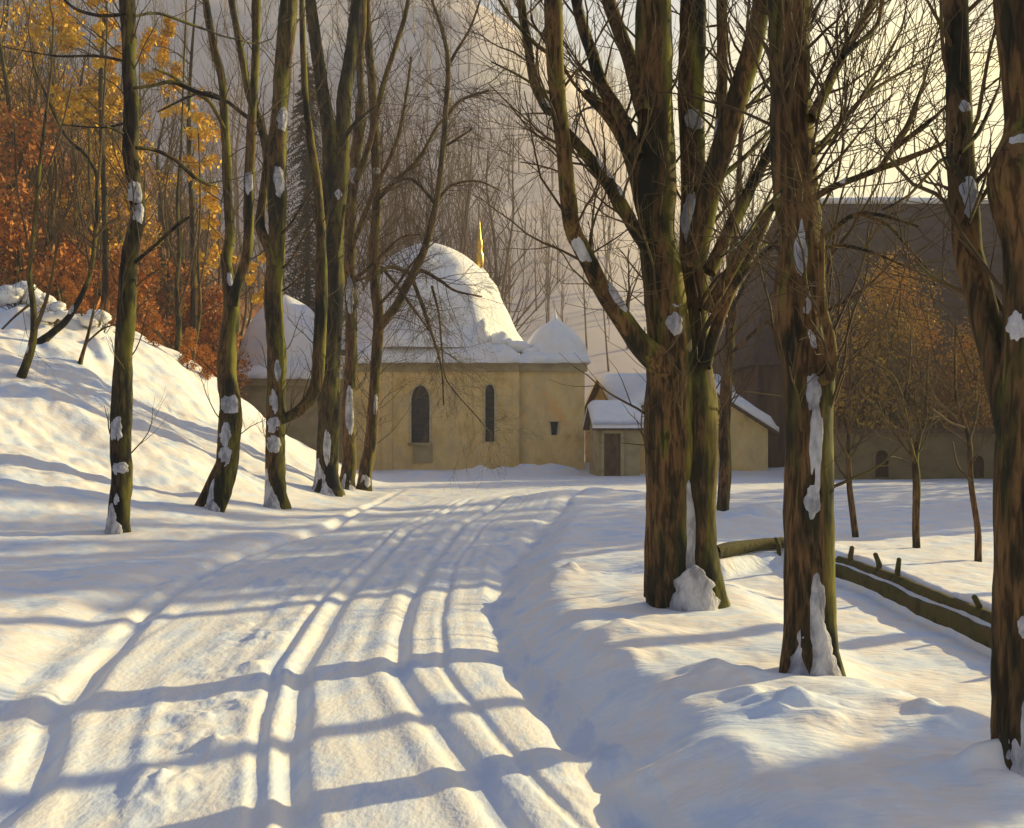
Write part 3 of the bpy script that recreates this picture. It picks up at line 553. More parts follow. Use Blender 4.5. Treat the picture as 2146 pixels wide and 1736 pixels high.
traced_tree('bare_tree', 'large dark trunk cut by the right picture edge, leaning second stem beside it', [
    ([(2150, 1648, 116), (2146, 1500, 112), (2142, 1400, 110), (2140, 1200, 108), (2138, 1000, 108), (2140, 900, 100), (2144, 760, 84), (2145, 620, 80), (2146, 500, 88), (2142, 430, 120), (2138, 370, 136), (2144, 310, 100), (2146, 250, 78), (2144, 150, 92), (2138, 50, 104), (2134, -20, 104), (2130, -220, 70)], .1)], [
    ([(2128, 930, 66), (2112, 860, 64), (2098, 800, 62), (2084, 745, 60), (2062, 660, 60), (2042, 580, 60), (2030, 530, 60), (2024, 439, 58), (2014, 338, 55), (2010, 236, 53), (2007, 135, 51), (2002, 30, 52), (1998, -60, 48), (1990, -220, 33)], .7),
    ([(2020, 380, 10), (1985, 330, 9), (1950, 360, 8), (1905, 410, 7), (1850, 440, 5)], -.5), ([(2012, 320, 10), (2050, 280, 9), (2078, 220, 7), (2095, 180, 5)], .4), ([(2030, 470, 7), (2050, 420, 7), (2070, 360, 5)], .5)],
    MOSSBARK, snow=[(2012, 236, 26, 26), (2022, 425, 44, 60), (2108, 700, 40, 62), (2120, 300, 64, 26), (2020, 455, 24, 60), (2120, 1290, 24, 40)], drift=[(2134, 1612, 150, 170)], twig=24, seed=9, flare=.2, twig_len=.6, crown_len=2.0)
traced_tree('slender_tree', 'slim pale stem growing behind the massive many-stemmed tree', [
    ([(1514, 1076, 22), (1517, 1030, 25), (1520, 973, 25), (1518, 920, 25), (1520, 875, 24), (1522, 809, 24), (1527, 759, 22), (1531, 700, 20), (1535, 640, 17), (1530, 560, 14), (1545, 450, 12), (1552, 300, 10), (1560, 150, 8), (1570, 0, 6)], .8)], [
    ([(1532, 740, 8), (1560, 715, 8), (1600, 680, 7), (1640, 660, 5)], -.6), ([(1532, 690, 9), (1500, 620, 8), (1490, 540, 6)], .7), ([(1534, 650, 9), (1570, 580, 8), (1610, 520, 6), (1650, 450, 4)], .7), ([(1540, 480, 7), (1580, 400, 6), (1600, 300, 4)], .9)],
    BARK, twig=40, seed=10, flare=.2, twig_len=1.4, crown_len=1.8)
# --- saplings on the sunlit field behind the fence
SAP = 'saplings on the sunlit snow behind the fence'
traced_tree('sapling', 'reddish thin sapling nearest the tall mossy trunk, forking low over sunlit snow', [
    ([(1793, 1128, 13), (1786, 1070, 13), (1780, 1017, 12), (1778, 960, 11), (1778, 930, 9), (1781, 860, 7), (1781, 760, 5), (1786, 650, 3.5)], .3)], [
    ([(1778, 960, 7), (1762, 930, 6), (1752, 905, 5), (1748, 860, 4)], -.4), ([(1779, 945, 7), (1800, 930, 6), (1812, 905, 5), (1818, 860, 3)], .4), ([(1780, 1010, 6), (1760, 985, 5), (1748, 955, 4)], .3), ([(1779, 900, 5), (1795, 860, 4), (1805, 800, 3)], -.3)],
    BARK, twig=40, seed=21, group=SAP, flare=.1, twig_len=.8, crown=False, cat='sapling', branch_mat=TWIG)
traced_tree('sapling', 'thickest of the three saplings, sunlit stem forking in a wide Y', [
    ([(1921, 1150, 16), (1920, 1100, 15), (1921, 1017, 15), (1918, 969, 14), (1922, 930, 12), (1932, 900, 9), (1939, 876, 8), (1942, 820, 6), (1946, 740, 4)], .3)], [
    ([(1918, 970, 9), (1908, 930, 9), (1904, 906, 8), (1896, 860, 7), (1888, 825, 6), (1870, 787, 5), (1833, 761, 4), (1800, 745, 3)], -.5), ([(1893, 845, 6), (1902, 800, 5), (1907, 757, 4), (1910, 690, 3)], .4), ([(1918, 965, 6), (1890, 930, 5), (1855, 880, 4), (1840, 840, 3)], .5), ([(1930, 905, 5), (1920, 860, 4), (1915, 820, 3)], .3)],
    MOSSBARK, twig=44, seed=22, group=SAP, flare=.15, twig_len=.9, crown=False, cat='sapling', branch_mat=MOSSBARK)
traced_tree('sapling', 'bent sapling beside the dark trunk at the right edge, one branch reaching left', [
    ([(2050, 1178, 14), (2049, 1110, 13), (2040, 1050, 12), (2034, 998, 11), (2033, 950, 11), (2031, 924, 10), (2023, 895, 9), (2012, 860, 7), (2003, 828, 6), (2001, 750, 5), (2003, 680, 3)], .3)], [
    ([(2022, 897, 6), (1990, 885, 5), (1970, 870, 5), (1950, 855, 3)], -.4), ([(2036, 1010, 6), (2012, 985, 5), (2002, 960, 4), (1996, 925, 3)], .3), ([(2032, 920, 5), (2045, 880, 4), (2052, 830, 3)], .3)],
    BARK, twig=40, seed=23, group=SAP, flare=.15, twig_len=.8, crown=False, cat='sapling', branch_mat=TWIG)
# --- young trees on the bank, left
BANK = 'young trees on the snowy bank'
traced_tree('young_tree', 'thin young tree with a curved foot on top of the snowy bank, leftmost', [
    ([(44, 794, 17), (55, 765, 17), (66, 729, 16), (71, 690, 14), (70, 648, 13), (64, 600, 12), (62, 574, 11), (64, 540, 9), (68, 507, 9), (76, 430, 8), (84, 340, 7), (96, 240, 6), (108, 140, 5), (112, 40, 4)], .4)], [
    ([(74, 690, 9), (90, 650, 8), (102, 610, 7), (112, 560, 5), (128, 470, 4)], -.5), ([(60, 640, 6), (30, 665, 5), (5, 690, 4)], -.5), ([(66, 540, 5), (50, 470, 4), (35, 380, 4), (30, 250, 3)], .6), ([(80, 400, 4), (120, 300, 4), (150, 180, 3)], .5)],
    MOSSBARK, twig=16, seed=31, group=BANK, flare=.3, twig_len=1.2, cat='tree', branch_mat=TWIG, crown_len=1.5, snow=[(60, 735, 8, 20)])
traced_tree('young_tree', 'leaning young tree on the bank, bending right before its long fork', [
    ([(84, 722, 18), (110, 698, 15), (137, 674, 14), (158, 644, 12), (172, 618, 11), (189, 575, 9), (197, 520, 9), (203, 439, 8), (203, 372, 8), (190, 340, 7), (176, 321, 7), (139, 287, 6), (112, 235, 6), (95, 196, 5), (73, 142, 4), (65, 100, 3)], .2)], [
    ([(204, 400, 6), (210, 330, 5), (215, 250, 5), (222, 120, 4), (225, 20, 3)], .7), ([(198, 500, 5), (225, 470, 5), (250, 455, 3)], -.6), ([(188, 570, 5), (175, 480, 4), (160, 400, 3)], .5)],
    DARKBARK, twig=16, seed=32, group=BANK, flare=.3, twig_len=1.2, cat='tree', branch_mat=TWIG, crown_len=1.5, snow=[(148, 650, 14, 24)])
traced_tree('young_tree', 'slender young tree with a fallen low branch, standing where the bank meets the woods', [
    ([(371, 782, 14), (372, 730, 14), (375, 685, 12), (372, 640, 11), (370, 592, 10), (376, 520, 8), (372, 420, 7), (380, 300, 5), (384, 180, 4), (390, 20, 3)], .3)], [
    ([(372, 745, 8), (345, 715, 7), (318, 690, 5), (290, 672, 3)], -.6), ([(374, 650, 5), (400, 560, 4), (415, 450, 3)], .5), ([(372, 560, 5), (345, 480, 4), (335, 380, 3)], .6)],
    DARKBARK, D=33.5, twig=16, seed=33, group=BANK, flare=.3, twig_len=1.4, cat='tree', branch_mat=TWIG, crown_len=1.5)
traced_tree('young_tree', 'thin pale stem at the end of the bank, left of the chapel', [
    ([(401, 790, 7), (408, 730, 7), (416, 680, 7), (419, 648, 7), (418, 600, 6), (415, 540, 5), (420, 420, 4), (416, 280, 3)], .2)], [([(418, 600, 4), (430, 540, 3), (440, 450, 2.5)], .4)],
    BARK, D=34.5, twig=12, seed=34, group=BANK, flare=.2, twig_len=1.2, cat='tree', branch_mat=TWIG, crown_len=1.2)
traced_tree('young_tree', 'short leafless shoot growing from a rusty tuft on the bank', [
    ([(167, 764, 8), (180, 720, 7), (190, 680, 6), (202, 620, 4), (210, 560, 3)], .2)], [([(180, 720, 4), (215, 690, 4), (245, 680, 3)], -.3)],
    BARK, twig=14, seed=35, group=BANK, flare=.5, twig_len=.9, cat='tree', branch_mat=TWIG, crown=False)

def snowy_bush(label, px, D, n, size, seed):
    rng = np.random.default_rng(seed); x = (px - CX) / FPX * D; z = float(ground_h(x, D)); root = empty('snowy_bush', (x, D, z)); tag(root, label, 'bush', 'snow covered bushes on the bank')
    tw = MB()
    for i in range(26):
        a = rng.random() * 6.283; t = .3 + .7 * rng.random()
        grow(tw, (rng.normal() * .1, rng.normal() * .1, -.1), (math.cos(a) * t, math.sin(a) * t, .9), size * (1 + .5 * rng.random()), .012, 1, rng, .1, .6)
    tw.build('twigs', TWIG, root)
    for i in range(n):
        a = rng.random() * 6.283; q = rng.random() ** .6 * size * .75; c = np.array([math.cos(a) * q, math.sin(a) * q, size * (.95 - .75 * (q / size)) * (.5 + .5 * rng.random())])
        r = size * (.22 + .2 * rng.random()); V = []; m = 16
        for b in range(11):
            for k in range(m):
                th = b / 10 * math.pi; ph = k / m * 2 * math.pi; w = 1 + .35 * float(fbm(math.cos(ph) * 1.5 + i * 5.3, math.sin(ph) * 1.5 + b * .55, seed, 3))
                V.append((c[0] + r * math.sin(th) * math.cos(ph) * w, c[1] + r * math.sin(th) * math.sin(ph) * w, c[2] + r * .62 * math.cos(th) * w))
        link('snow_clump', new_mesh('snow_clump', V, [(b * m + k, (b + 1) * m + k, (b + 1) * m + (k + 1) % m, b * m + (k + 1) % m) for b in range(10) for k in range(m)]), ROOFSNOW, root)
snowy_bush('largest snow laden bush at the left end of the bank', 35, 28.0, 16, .95, 501)
snowy_bush('small snow laden bush beside the curved young tree on the bank', 112, 27.6, 11, .65, 502)
snowy_bush('low snow covered bush above the short leafless shoot', 205, 28.5, 11, .6, 503)
# ------------------------------------------------------------ chapel
CD = 44.0
def fx(px): return (px - CX) / FPX * CD
def fz(py): return EYE - (py - HY) / FPX * CD
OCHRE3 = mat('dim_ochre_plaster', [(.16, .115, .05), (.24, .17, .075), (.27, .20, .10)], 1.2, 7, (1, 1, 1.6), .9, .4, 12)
frame_mat = mat('pale_plaster_surround', [(.46, .37, .20), (.60, .50, .30)], 4, 5, rough=.9, bump=.3)
def facade(name, x0, x1, z0, z1, y, holes, m, parent, depth=.28, reveal=None, pane=None, surround=None):
    """a wall sheet with real openings; each opening gets its own reveal and pane"""
    bm = bmesh.new(); edges = []
    def loop(pts):
        vs = [bm.verts.new((x, y, z)) for x, z in pts]
        return [bm.edges.new((vs[i], vs[(i + 1) % len(vs)])) for i in range(len(vs))]
    edges += loop([(x0, z0), (x1, z0), (x1, z1), (x0, z1)])
    for h in holes: edges += loop(h)
    bmesh.ops.triangle_fill(bm, use_beauty=True, edges=edges)
    for f in bm.faces:
        if f.normal.y > 0: f.normal_flip()
    me = bpy.data.meshes.new(name); bm.to_mesh(me); bm.free()
    w = link(name, me, m, parent)
    for k, h in enumerate(holes):
        n = len(h); v = [(x, y, z) for x, z in h] + [(x, y + depth, z) for x, z in h]
        q = [(i, (i + 1) % n, n + (i + 1) % n, n + i) for i in range(n)]
        win = link('window', new_mesh('window', v, q, smooth=False), reveal[k] if reveal else m, parent)
        cx_ = sum(p[0] for p in h) / n; cz_ = sum(p[1] for p in h) / n
        out = [(cx_ + (x - cx_) * (1 + .10 / abs(max(p[0] for p in h) - cx_)), z + (.14 if z > cz_ else -.02) * min(1, abs(z - cz_))) for x, z in h]
        vf = [(x, y - .035, z) for x, z in h] + [(x, y - .035, z) for x, z in out] + [(x, y + .01, z) for x, z in out] + [(x, y + .01, z) for x, z in h]
        qf = [(a * n + i, a * n + (i + 1) % n, ((a + 1) % 4) * n + (i + 1) % n, ((a + 1) % 4) * n + i) for a in range(4) for i in range(n)]
        link('frame', new_mesh('frame', vf, qf, smooth=False), surround or frame_mat, win)
        vp = [(x, y + depth - .01, z) for x, z in h] + [(cx_, y + depth - .01, cz_)]
        link('pane', new_mesh('pane', vp, None, [(i, (i + 1) % n, n) for i in range(n)], smooth=False), pane[k] if pane else GLASS, win)
    return w
def arch(x0, x1, z0, z1, pointed=1.25):
    w = (x1 - x0) / 2; c = (x0 + x1) / 2; s = z1 - w * 1.7
    p = [(x0, z0), (x1, z0), (x1, s)]
    for t in np.linspace(.15, .85, 5): p.append((x1 - w * (1 - math.cos(t * math.pi / 2)) * pointed * .8, s + (z1 - s) * math.sin(t * math.pi / 2) ** 1.05))
    p.append((c, z1))
    for t in np.linspace(.85, .15, 5): p.append((x0 + w * (1 - math.cos(t * math.pi / 2)) * pointed * .8, s + (z1 - s) * math.sin(t * math.pi / 2) ** 1.05))
    p.append((x0, s)); return p
def dome(name, cx, cy, prof, m, parent, sides=8, rot=0, ridge=.0, wob=.02, seed=0, per=5):
    """prof: (radius, z) from foot to tip; a faceted dome with soft snow-rounded ridges"""
    n = sides * per; V = []; prof = catmull([(r, z, 0) for r, z in prof], .12)[:, :2]
    for i, (r, z) in enumerate(prof):
        for j in range(n):
            a = rot + 2 * math.pi * j / n
            seg = ((a - rot) % (2 * math.pi / sides)) - math.pi / sides
            k = math.cos(math.pi / sides) / math.cos(seg); k = k * (1 - ridge) + ridge
            nz = float(vnoise(math.cos(a) * 2.4 + 9, math.sin(a) * 2.4 + i * .16, seed)); rr = r * k * (1 + wob * 1.6 * nz)
            V.append((cx + rr * math.cos(a), cy + rr * math.sin(a), z + wob * .8 * nz))
    m_ = len(prof)
    Q = [(i * n + j, i * n + (j + 1) % n, (i + 1) * n + (j + 1) % n, (i + 1) * n + j) for i in range(m_ - 1) for j in range(n)]
    return link(name, new_mesh(name, V, Q), m, parent)
def slab_roof(name, x0, x1, y0, y1, zl, th, m, parent, seed=0, inset=0.0, ztop=None, nx=60, ny=16, lip=.05):
    """a thick snow blanket lying on a roof: outer edge at zl, rising to ztop at the inset"""
    V = []; 
    for i in range(ny + 1):
        for j in range(nx + 1):
            u = j / nx; v = i / ny; x = x0 + (x1 - x0) * u; y = y0 + (y1 - y0) * v
            d = min(x - x0, x1 - x, y - y0, y1 - y)
            t = min(1, d / inset) if inset else 1
            e = min(1, d / .18); zz = zl + th * (1 - (1 - e) ** 2) + ((ztop - zl) * t if ztop else 0)
            zz += .10 * float(fbm(x * .9, y * .9, seed, 3)) * e
            yy = y + (-.06 + .10 * float(vnoise(x * 1.7, 3, seed)) if i == 0 else 0)
            V.append((x, yy, zz))
    n = nx + 1
    Q = [(i * n + j, i * n + j + 1, (i + 1) * n + j + 1, (i + 1) * n + j) for i in range(ny) for j in range(nx)]
    # underside
    o = len(V); V += [(x0, y0, zl - .02), (x1, y0, zl - .02), (x1, y1, zl - .02), (x0, y1, zl - .02)]
    Q.append((o, o + 3, o + 2, o + 1))
    for j in range(nx):     # front skirt
        a = len(V); x = x0 + (x1 - x0) * j / nx; xb = x0 + (x1 - x0) * (j + 1) / nx
        V += [(x, y0 - .02, zl - .02 - lip * abs(float(vnoise(x * 2.2, 1, seed)))), (xb, y0 - .02, zl - .02 - lip * abs(float(vnoise(xb * 2.2, 1, seed))))]
        Q.append((a, a + 1, j + 1, j))
    return link(name, new_mesh(name, V, Q), m, parent)
def quad_wall(name, pts, m, parent):
    return link(name, new_mesh(name, pts, [(0, 1, 2, 3)], smooth=False), m, parent)
ch = empty('chapel', (0, 0, 0)); tag(ch, 'ochre plastered chapel under a large snow covered dome, pointed windows facing the lane', 'chapel')
xa, xb, xc, xd = fx(488), fx(722), fx(1088), fx(1226)       # annex | dome block | right bay
zb = -.6; ze = fz(760); za = fz(792)
# front wall of the dome block, with two pointed windows
facade('wall', xb, xc, zb, ze, CD, [arch(fx(862), fx(900), fz(928), fz(808)), arch(fx(1017), fx(1036), fz(926), fz(806))], OCHRE, ch, reveal=[OCHRE2, BLUEREV])
slit = [(fx(1156), fz(912)), (fx(1167), fz(912)), (fx(1169), fz(896)), (fx(1171), fz(884)), (fx(1153), fz(884)), (fx(1155), fz(896))]
facade('wall', xc, xd, zb, ze, CD + .22, [slit], OCHRE, ch)
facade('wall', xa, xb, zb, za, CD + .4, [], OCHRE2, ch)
quad_wall('wall', [(xd, CD + .22, zb), (xd, CD + 8, zb), (xd, CD + 8, ze), (xd, CD + .22, ze)], OCHRE, ch)
quad_wall('wall', [(xa, CD + .4, zb), (xa, CD + .4, za), (xa, CD + 6, za), (xa, CD + 6, zb)], OCHRE, ch)
quad_wall('wall', [(xc, CD, zb), (xc, CD + .22, zb), (xc, CD + .22, ze), (xc, CD, ze)], OCHRE, ch)
quad_wall('wall', [(xb, CD, zb), (xb, CD, ze), (xb, CD + 8, ze), (xb, CD + 8, zb)], OCHRE, ch)
quad_wall('wall', [(xa, CD + 8, zb), (xa, CD + 8, ze), (xd, CD + 8, ze), (xd, CD + 8, zb)], OCHRE, ch)
mb = MB()
for x0, x1, y0 in ((fx(1075), xc, CD - .05), (fx(800), fx(822), CD - .05), (fx(982), fx(990), CD - .03)):
    mb = MB(); mb.box(((x0 + x1) / 2, y0 + .04, (zb + ze - .35) / 2), (x1 - x0, .12, ze - .35 - zb)); mb.build('pilaster', OCHRE, ch, smooth=False)
mb = MB()
mb.box(((xb + xc) / 2, CD - .06, ze - .20), (xc - xb, .16, .36)); mb.box(((xc + xd) / 2 + .05, CD + .15, ze - .20), (xd - xc + .1, .2, .36)); mb.box(((xb + xc) / 2, CD - .12, ze - .06), (xc - xb + .02, .2, .10)); mb.box(((xa + xb) / 2 - .06, CD + .32, za - .17), (xb - xa, .2, .32))
mb.build('cornice', OCHRE2, ch, smooth=False)
mb = MB(); mb.box((fx(880), CD - .09, fz(931)), (fx(905) - fx(855), .22, .12)); mb.build('window_sill', OCHRE2, ch, smooth=False)
mb = MB(); mb.box((fx(886), CD - .03, fz(952)), (fx(908) - fx(868), .10, .72)); mb.build('stone_block', OCHRE2, ch, smooth=False)
# roofs
slab_roof('roof_snow', xb - .1, xc + .12, CD - .35, CD + 8.1, ze, .22, ROOFSNOW, ch, 3, inset=1.2, ztop=ze + .95, nx=90, ny=40)
slab_roof('roof_snow', xc - .1, xd + .25, CD - .12, CD + 8.1, ze + .01, .26, ROOFSNOW, ch, 5, inset=.9, ztop=ze + .35, nx=40, ny=40)
slab_roof('roof_snow', xa - .25, xb - .05, CD + .02, CD + 7, za, .2, ROOFSNOW, ch, 7, inset=1.0, ztop=za + .4, nx=50, ny=30)
k = CD / FPX
dz = fz(697)
dcy = CD + 4.0; kk = (dcy - 1.6) / FPX
dx = (900 - CX) / FPX * (dcy)
f2 = lambda py: EYE - (py - HY) / FPX * dcy
dome('dome', dx, dcy, [(4.5, f2(742)), (4.3, f2(716)), (4.05, f2(700)), (3.85, f2(680)), (3.55, f2(648)), (3.05, f2(603)), (2.40, f2(566)), (1.6, f2(536)), (.75, f2(517)), (.02, f2(508))], ROOFSNOW, ch, 8, R(-54), ridge=.0, wob=.015, seed=2)
acy = CD + 3.2; f3 = lambda py: EYE - (py - HY) / FPX * acy
dome('dome', (598 - CX) / FPX * acy, acy, [(2.5, f3(796)), (2.32, f3(770)), (2.1, f3(730)), (1.72, f3(685)), (1.15, f3(650)), (.55, f3(630)), (.02, f3(618))], ROOFSNOW, ch, 8, R(-50), ridge=.2, wob=.02, seed=4)
bcy = CD + 1.6; f4 = lambda py: EYE - (py - HY) / FPX * bcy
cap = dome('turret_cap', (1163 - CX) / FPX * bcy, bcy, [(1.42, f4(752)), (1.36, f4(735)), (1.15, f4(712)), (.80, f4(692)), (.36, f4(678)), (.12, f4(668)), (.05, f4(655)), (.01, f4(646))], ROOFSNOW, ch, 8, R(-54), ridge=.2, wob=.03, seed=6)
# snow slid in heaps on the eaves of the dome block
for i, (px, py, rx, rz_) in enumerate([(965, 712, .55, .22), (1010, 705, .5, .34), (1048, 712, .55, .30), (1085, 728, .55, .26), (1012, 690, .22, .42), (920, 716, .6, .16), (1110, 738, .4, .2)]):
    c = pt(px, py, CD + .75); V = []; n = 14
    for a in range(9):
        for b in range(n):
            th = a / 8 * math.pi; ph = b / n * 2 * math.pi; q = 1 + .25 * float(vnoise(math.cos(ph) * 1.5 + i * 7, a * .7 + math.sin(ph) * 1.5, 5))
            V.append((c.x + rx * math.sin(th) * math.cos(ph) * q, c.y + .5 * math.sin(th) * math.sin(ph) * q, c.z + rz_ * math.cos(th) * q))
    link('snow_heap', new_mesh('snow_heap', V, [(a * n + b, a * n + (b + 1) % n, (a + 1) * n + (b + 1) % n, (a + 1) * n + b) for a in range(8) for b in range(n)]), ROOFSNOW, ch)
# gilded finial on a rear turret behind the dome
tcy = CD + 7.4; f5 = lambda py: EYE - (py - HY) / FPX * tcy; tx = (1005 - CX) / FPX * tcy
mb = MB(); zz = [f5(p) for p in (760, 600, 575, 560)]
mb.tube([(tx, tcy, z) for z in zz], [.5, .5, .45, .12], 8); tur = mb.build('turret', ROOFSNOW, ch)
mb = MB(); prof = [(568, .10), (560, .19), (548, .22), (534, .20), (526, .12), (518, .16), (508, .15), (498, .08), (486, .07), (474, .035), (456, .01)]
mb.tube([(tx, tcy, f5(p)) for p, r in prof], [r for p, r in prof], 10); mb.build('finial', GOLD, tur)

# ------------------------------------------------------------ cottages right of the chapel
def gable_house(name, label, c, w, d, he, hr, rz, wallm, overhang=.35, snow_t=.28, seed=0, door=None, window=None, axis='y'):
    """axis: direction of the ridge in the house's own frame; the front is -y"""
    root = empty(name, c, rz); tag(root, label, 'house')
    w2, d2 = w / 2, d / 2
    holes = []
    if window:
        for (a, b, z0, z1) in window: holes.append([(a, z0), (b, z0), (b, z1), (a, z1)])
    if axis == 'y':
        bm = bmesh.new()
        fr = [(-w2, -d2, -.8), (w2, -d2, -.8), (w2, -d2, he), (0, -d2, hr), (-w2, -d2, he)]
        V = fr + [(x, d2, z) for x, y, z in fr]
        me = bpy.data.meshes.new('wall'); me.from_pydata(V, [], [(0, 1, 2, 3, 4), (9, 8, 7, 6, 5), (1, 6, 7, 2), (5, 0, 4, 9)]); link('wall', me, wallm, root)
        slopes = [((-w2, he), (0, hr)), ((0, hr), (w2, he))]
    else:
        V = [(-w2, -d2, -.8), (w2, -d2, -.8), (w2, -d2, he), (-w2, -d2, he), (-w2, d2, -.8), (w2, d2, -.8), (w2, d2, he), (-w2, d2, he), (-w2, 0, hr), (w2, 0, hr)]
        me = bpy.data.meshes.new('wall'); me.from_pydata(V, [], [(0, 1, 2, 3), (5, 4, 7, 6), (1, 5, 6, 9, 2), (4, 0, 3, 8, 7)]); link('wall', me, wallm, root)
        slopes = [((-d2, he), (0, hr)), ((0, hr), (d2, he))]
    half = w2 if axis == 'y' else d2; run = d2 if axis == 'y' else w2
    sl = (hr - he) / half
    for nm, t0, t1, mt in (('roof', .02, .10, WOOD), ('roof_snow', .10, .10 + snow_t, ROOFSNOW)):
        mbv = []; q = []
        ns, nr = 13, 22
        ov = overhang * (1.0 if nm == 'roof' else .97)
        prof = [(-half - ov + (2 * (half + ov)) * i / (2 * ns)) for i in range(2 * ns + 1)]
        for s in (0, 1):
            for i, a in enumerate(prof):
                for j in range(nr + 1):
                    b = -run - ov + 2 * (run + ov) * j / nr
                    z = hr - sl * abs(a) + (t1 if s else t0)
                    if nm == 'roof_snow' and s:
                        e = min(1, min(half + ov - abs(a), run + ov - abs(b)) / .25); z -= snow_t * .55 * (1 - e) ** 2
                        z += .07 * float(fbm(a * 1.1 + seed, b * 1.1, seed, 3)) - .10 * math.exp(-(a / .25) ** 2)
                    mbv.append((a, b, z) if axis == 'y' else (b, a, z))
        m1 = nr + 1; tot = (2 * ns + 1) * m1
        for s in (0, 1):
            for i in range(2 * ns):
                for j in range(nr):
                    f = (s * tot + i * m1 + j, s * tot + (i + 1) * m1 + j, s * tot + (i + 1) * m1 + j + 1, s * tot + i * m1 + j + 1)
                    q.append(f if s else f[::-1])
        for i in range(2 * ns):
            for j in (0, nr): q.append((i * m1 + j, (i + 1) * m1 + j, tot + (i + 1) * m1 + j, tot + i * m1 + j))
        for j in range(nr):
            for i in (0, 2 * ns): q.append((i * m1 + j, i * m1 + j + 1, tot + i * m1 + j + 1, tot + i * m1 + j))
        me = new_mesh(nm, mbv, q, smooth=(nm == 'roof_snow')); link(nm, me, mt, root)
    if door:
        x0, x1, z1 = door; mbd = MB(); mbd.box(((x0 + x1) / 2, -d2 - .03, z1 / 2 - .2), (x1 - x0, .08, z1 + .4)); dr = mbd.build('door', WOOD, root, smooth=False)
        mbd = MB(); mbd.box(((x0 + x1) / 2, -d2 - .05, z1 + .06), (x1 - x0 + .2, .12, .14))
        for xx in (x0 - .06, x1 + .06): mbd.box((xx, -d2 - .05, z1 / 2 - .2), (.12, .12, z1 + .38))
        mbd.build('frame', OCHRE2, dr, smooth=False)
    return root
HD = 41.0
hx = lambda px, D: (px - CX) / FPX * D
hz = lambda py, D: EYE - (py - HY) / FPX * D
c1 = gable_house('cottage', 'small ochre cottage with a snowy gable half hidden by the massive many-stemmed tree', ((hx(1262, 40) + hx(1622, 40)) / 2, 42.5, 0), hx(1610, 40) - hx(1275, 40), 5, hz(900, 40), hz(794, 40), 0, OCHRE, .35, .46, 1)
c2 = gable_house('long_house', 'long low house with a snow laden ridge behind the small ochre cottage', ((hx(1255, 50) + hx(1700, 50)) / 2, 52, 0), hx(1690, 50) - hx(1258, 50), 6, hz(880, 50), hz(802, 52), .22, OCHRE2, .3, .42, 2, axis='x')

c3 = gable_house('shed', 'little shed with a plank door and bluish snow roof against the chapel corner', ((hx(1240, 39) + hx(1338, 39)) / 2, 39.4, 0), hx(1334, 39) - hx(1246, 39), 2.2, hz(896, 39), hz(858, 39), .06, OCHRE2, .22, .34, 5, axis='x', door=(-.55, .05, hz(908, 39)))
# ------------------------------------------------------------ big dark hall, right
BD = 46.0
bl, br = hx(1590, BD), hx(2310, BD); be, bt = hz(757, BD), hz(424, BD + 5.5)
hall = empty('timber_hall', ((bl + br) / 2, BD + 5.5, 0)); tag(hall, 'huge dark shingled hall with a steep hipped roof at the right', 'building')
w2 = (br - bl) / 2; d2 = 5.5
quad = [(-w2, -d2, -.8), (w2, -d2, -.8), (w2, d2, -.8), (-w2, d2, -.8)]
V = quad + [(x, y, be) for x, y, z in quad]
link('wall', new_mesh('wall', V, [(0, 1, 5, 4), (1, 2, 6, 5), (2, 3, 7, 6), (3, 0, 4, 7)], smooth=False), DWALL, hall)
o = .45; rl = -w2 + 2.4
NX, NZ = 60, 26; V = []; Q = []
def roof_patch(p00, p10, p11, p01, seed):
    b = len(V)
    for i in range(NZ + 1):
        for j in range(NX + 1):
            u, v = j / NX, i / NZ
            p = (1 - v) * ((1 - u) * np.array(p00) + u * np.array(p10)) + v * ((1 - u) * np.array(p01) + u * np.array(p11))
            p = p + np.array([0, 0, .05 * float(fbm(u * 6, v * 3, seed, 3)) * (0 < i < NZ) * (0 < j < NX) + (.05 if i % 2 else 0) * (0 < i < NZ)])
            V.append(tuple(p))
    for i in range(NZ):
        for j in range(NX): Q.append((b + i * (NX + 1) + j, b + i * (NX + 1) + j + 1, b + (i + 1) * (NX + 1) + j + 1, b + (i + 1) * (NX + 1) + j))
E0, E1, E2, E3 = (-w2 - o, -d2 - o, be - .2), (w2 + o, -d2 - o, be - .2), (w2 + o, d2 + o, be - .2), (-w2 - o, d2 + o, be - .2)
T0, T1 = (rl, 0, bt), (w2 - 2.4, 0, bt)
roof_patch(E0, E1, T1, T0, 1); roof_patch(E2, E3, T0, T1, 2); roof_patch(E3, E0, T0, T0, 3); roof_patch(E1, E2, T1, T1, 4)
b = len(V); V += [E0, E1, E2, E3]; Q.append((b + 3, b + 2, b + 1, b))
link('roof', new_mesh('roof', V, Q, smooth=False), SLATE, hall)
mb = MB(); mb.tube([(rl - .2, 0, bt + .02), (0, 0, bt + .06), (w2 - 2.2, 0, bt + .02)], [.16, .2, .16], 8); mb.build('ridge_snow', ROOFSNOW, hall)
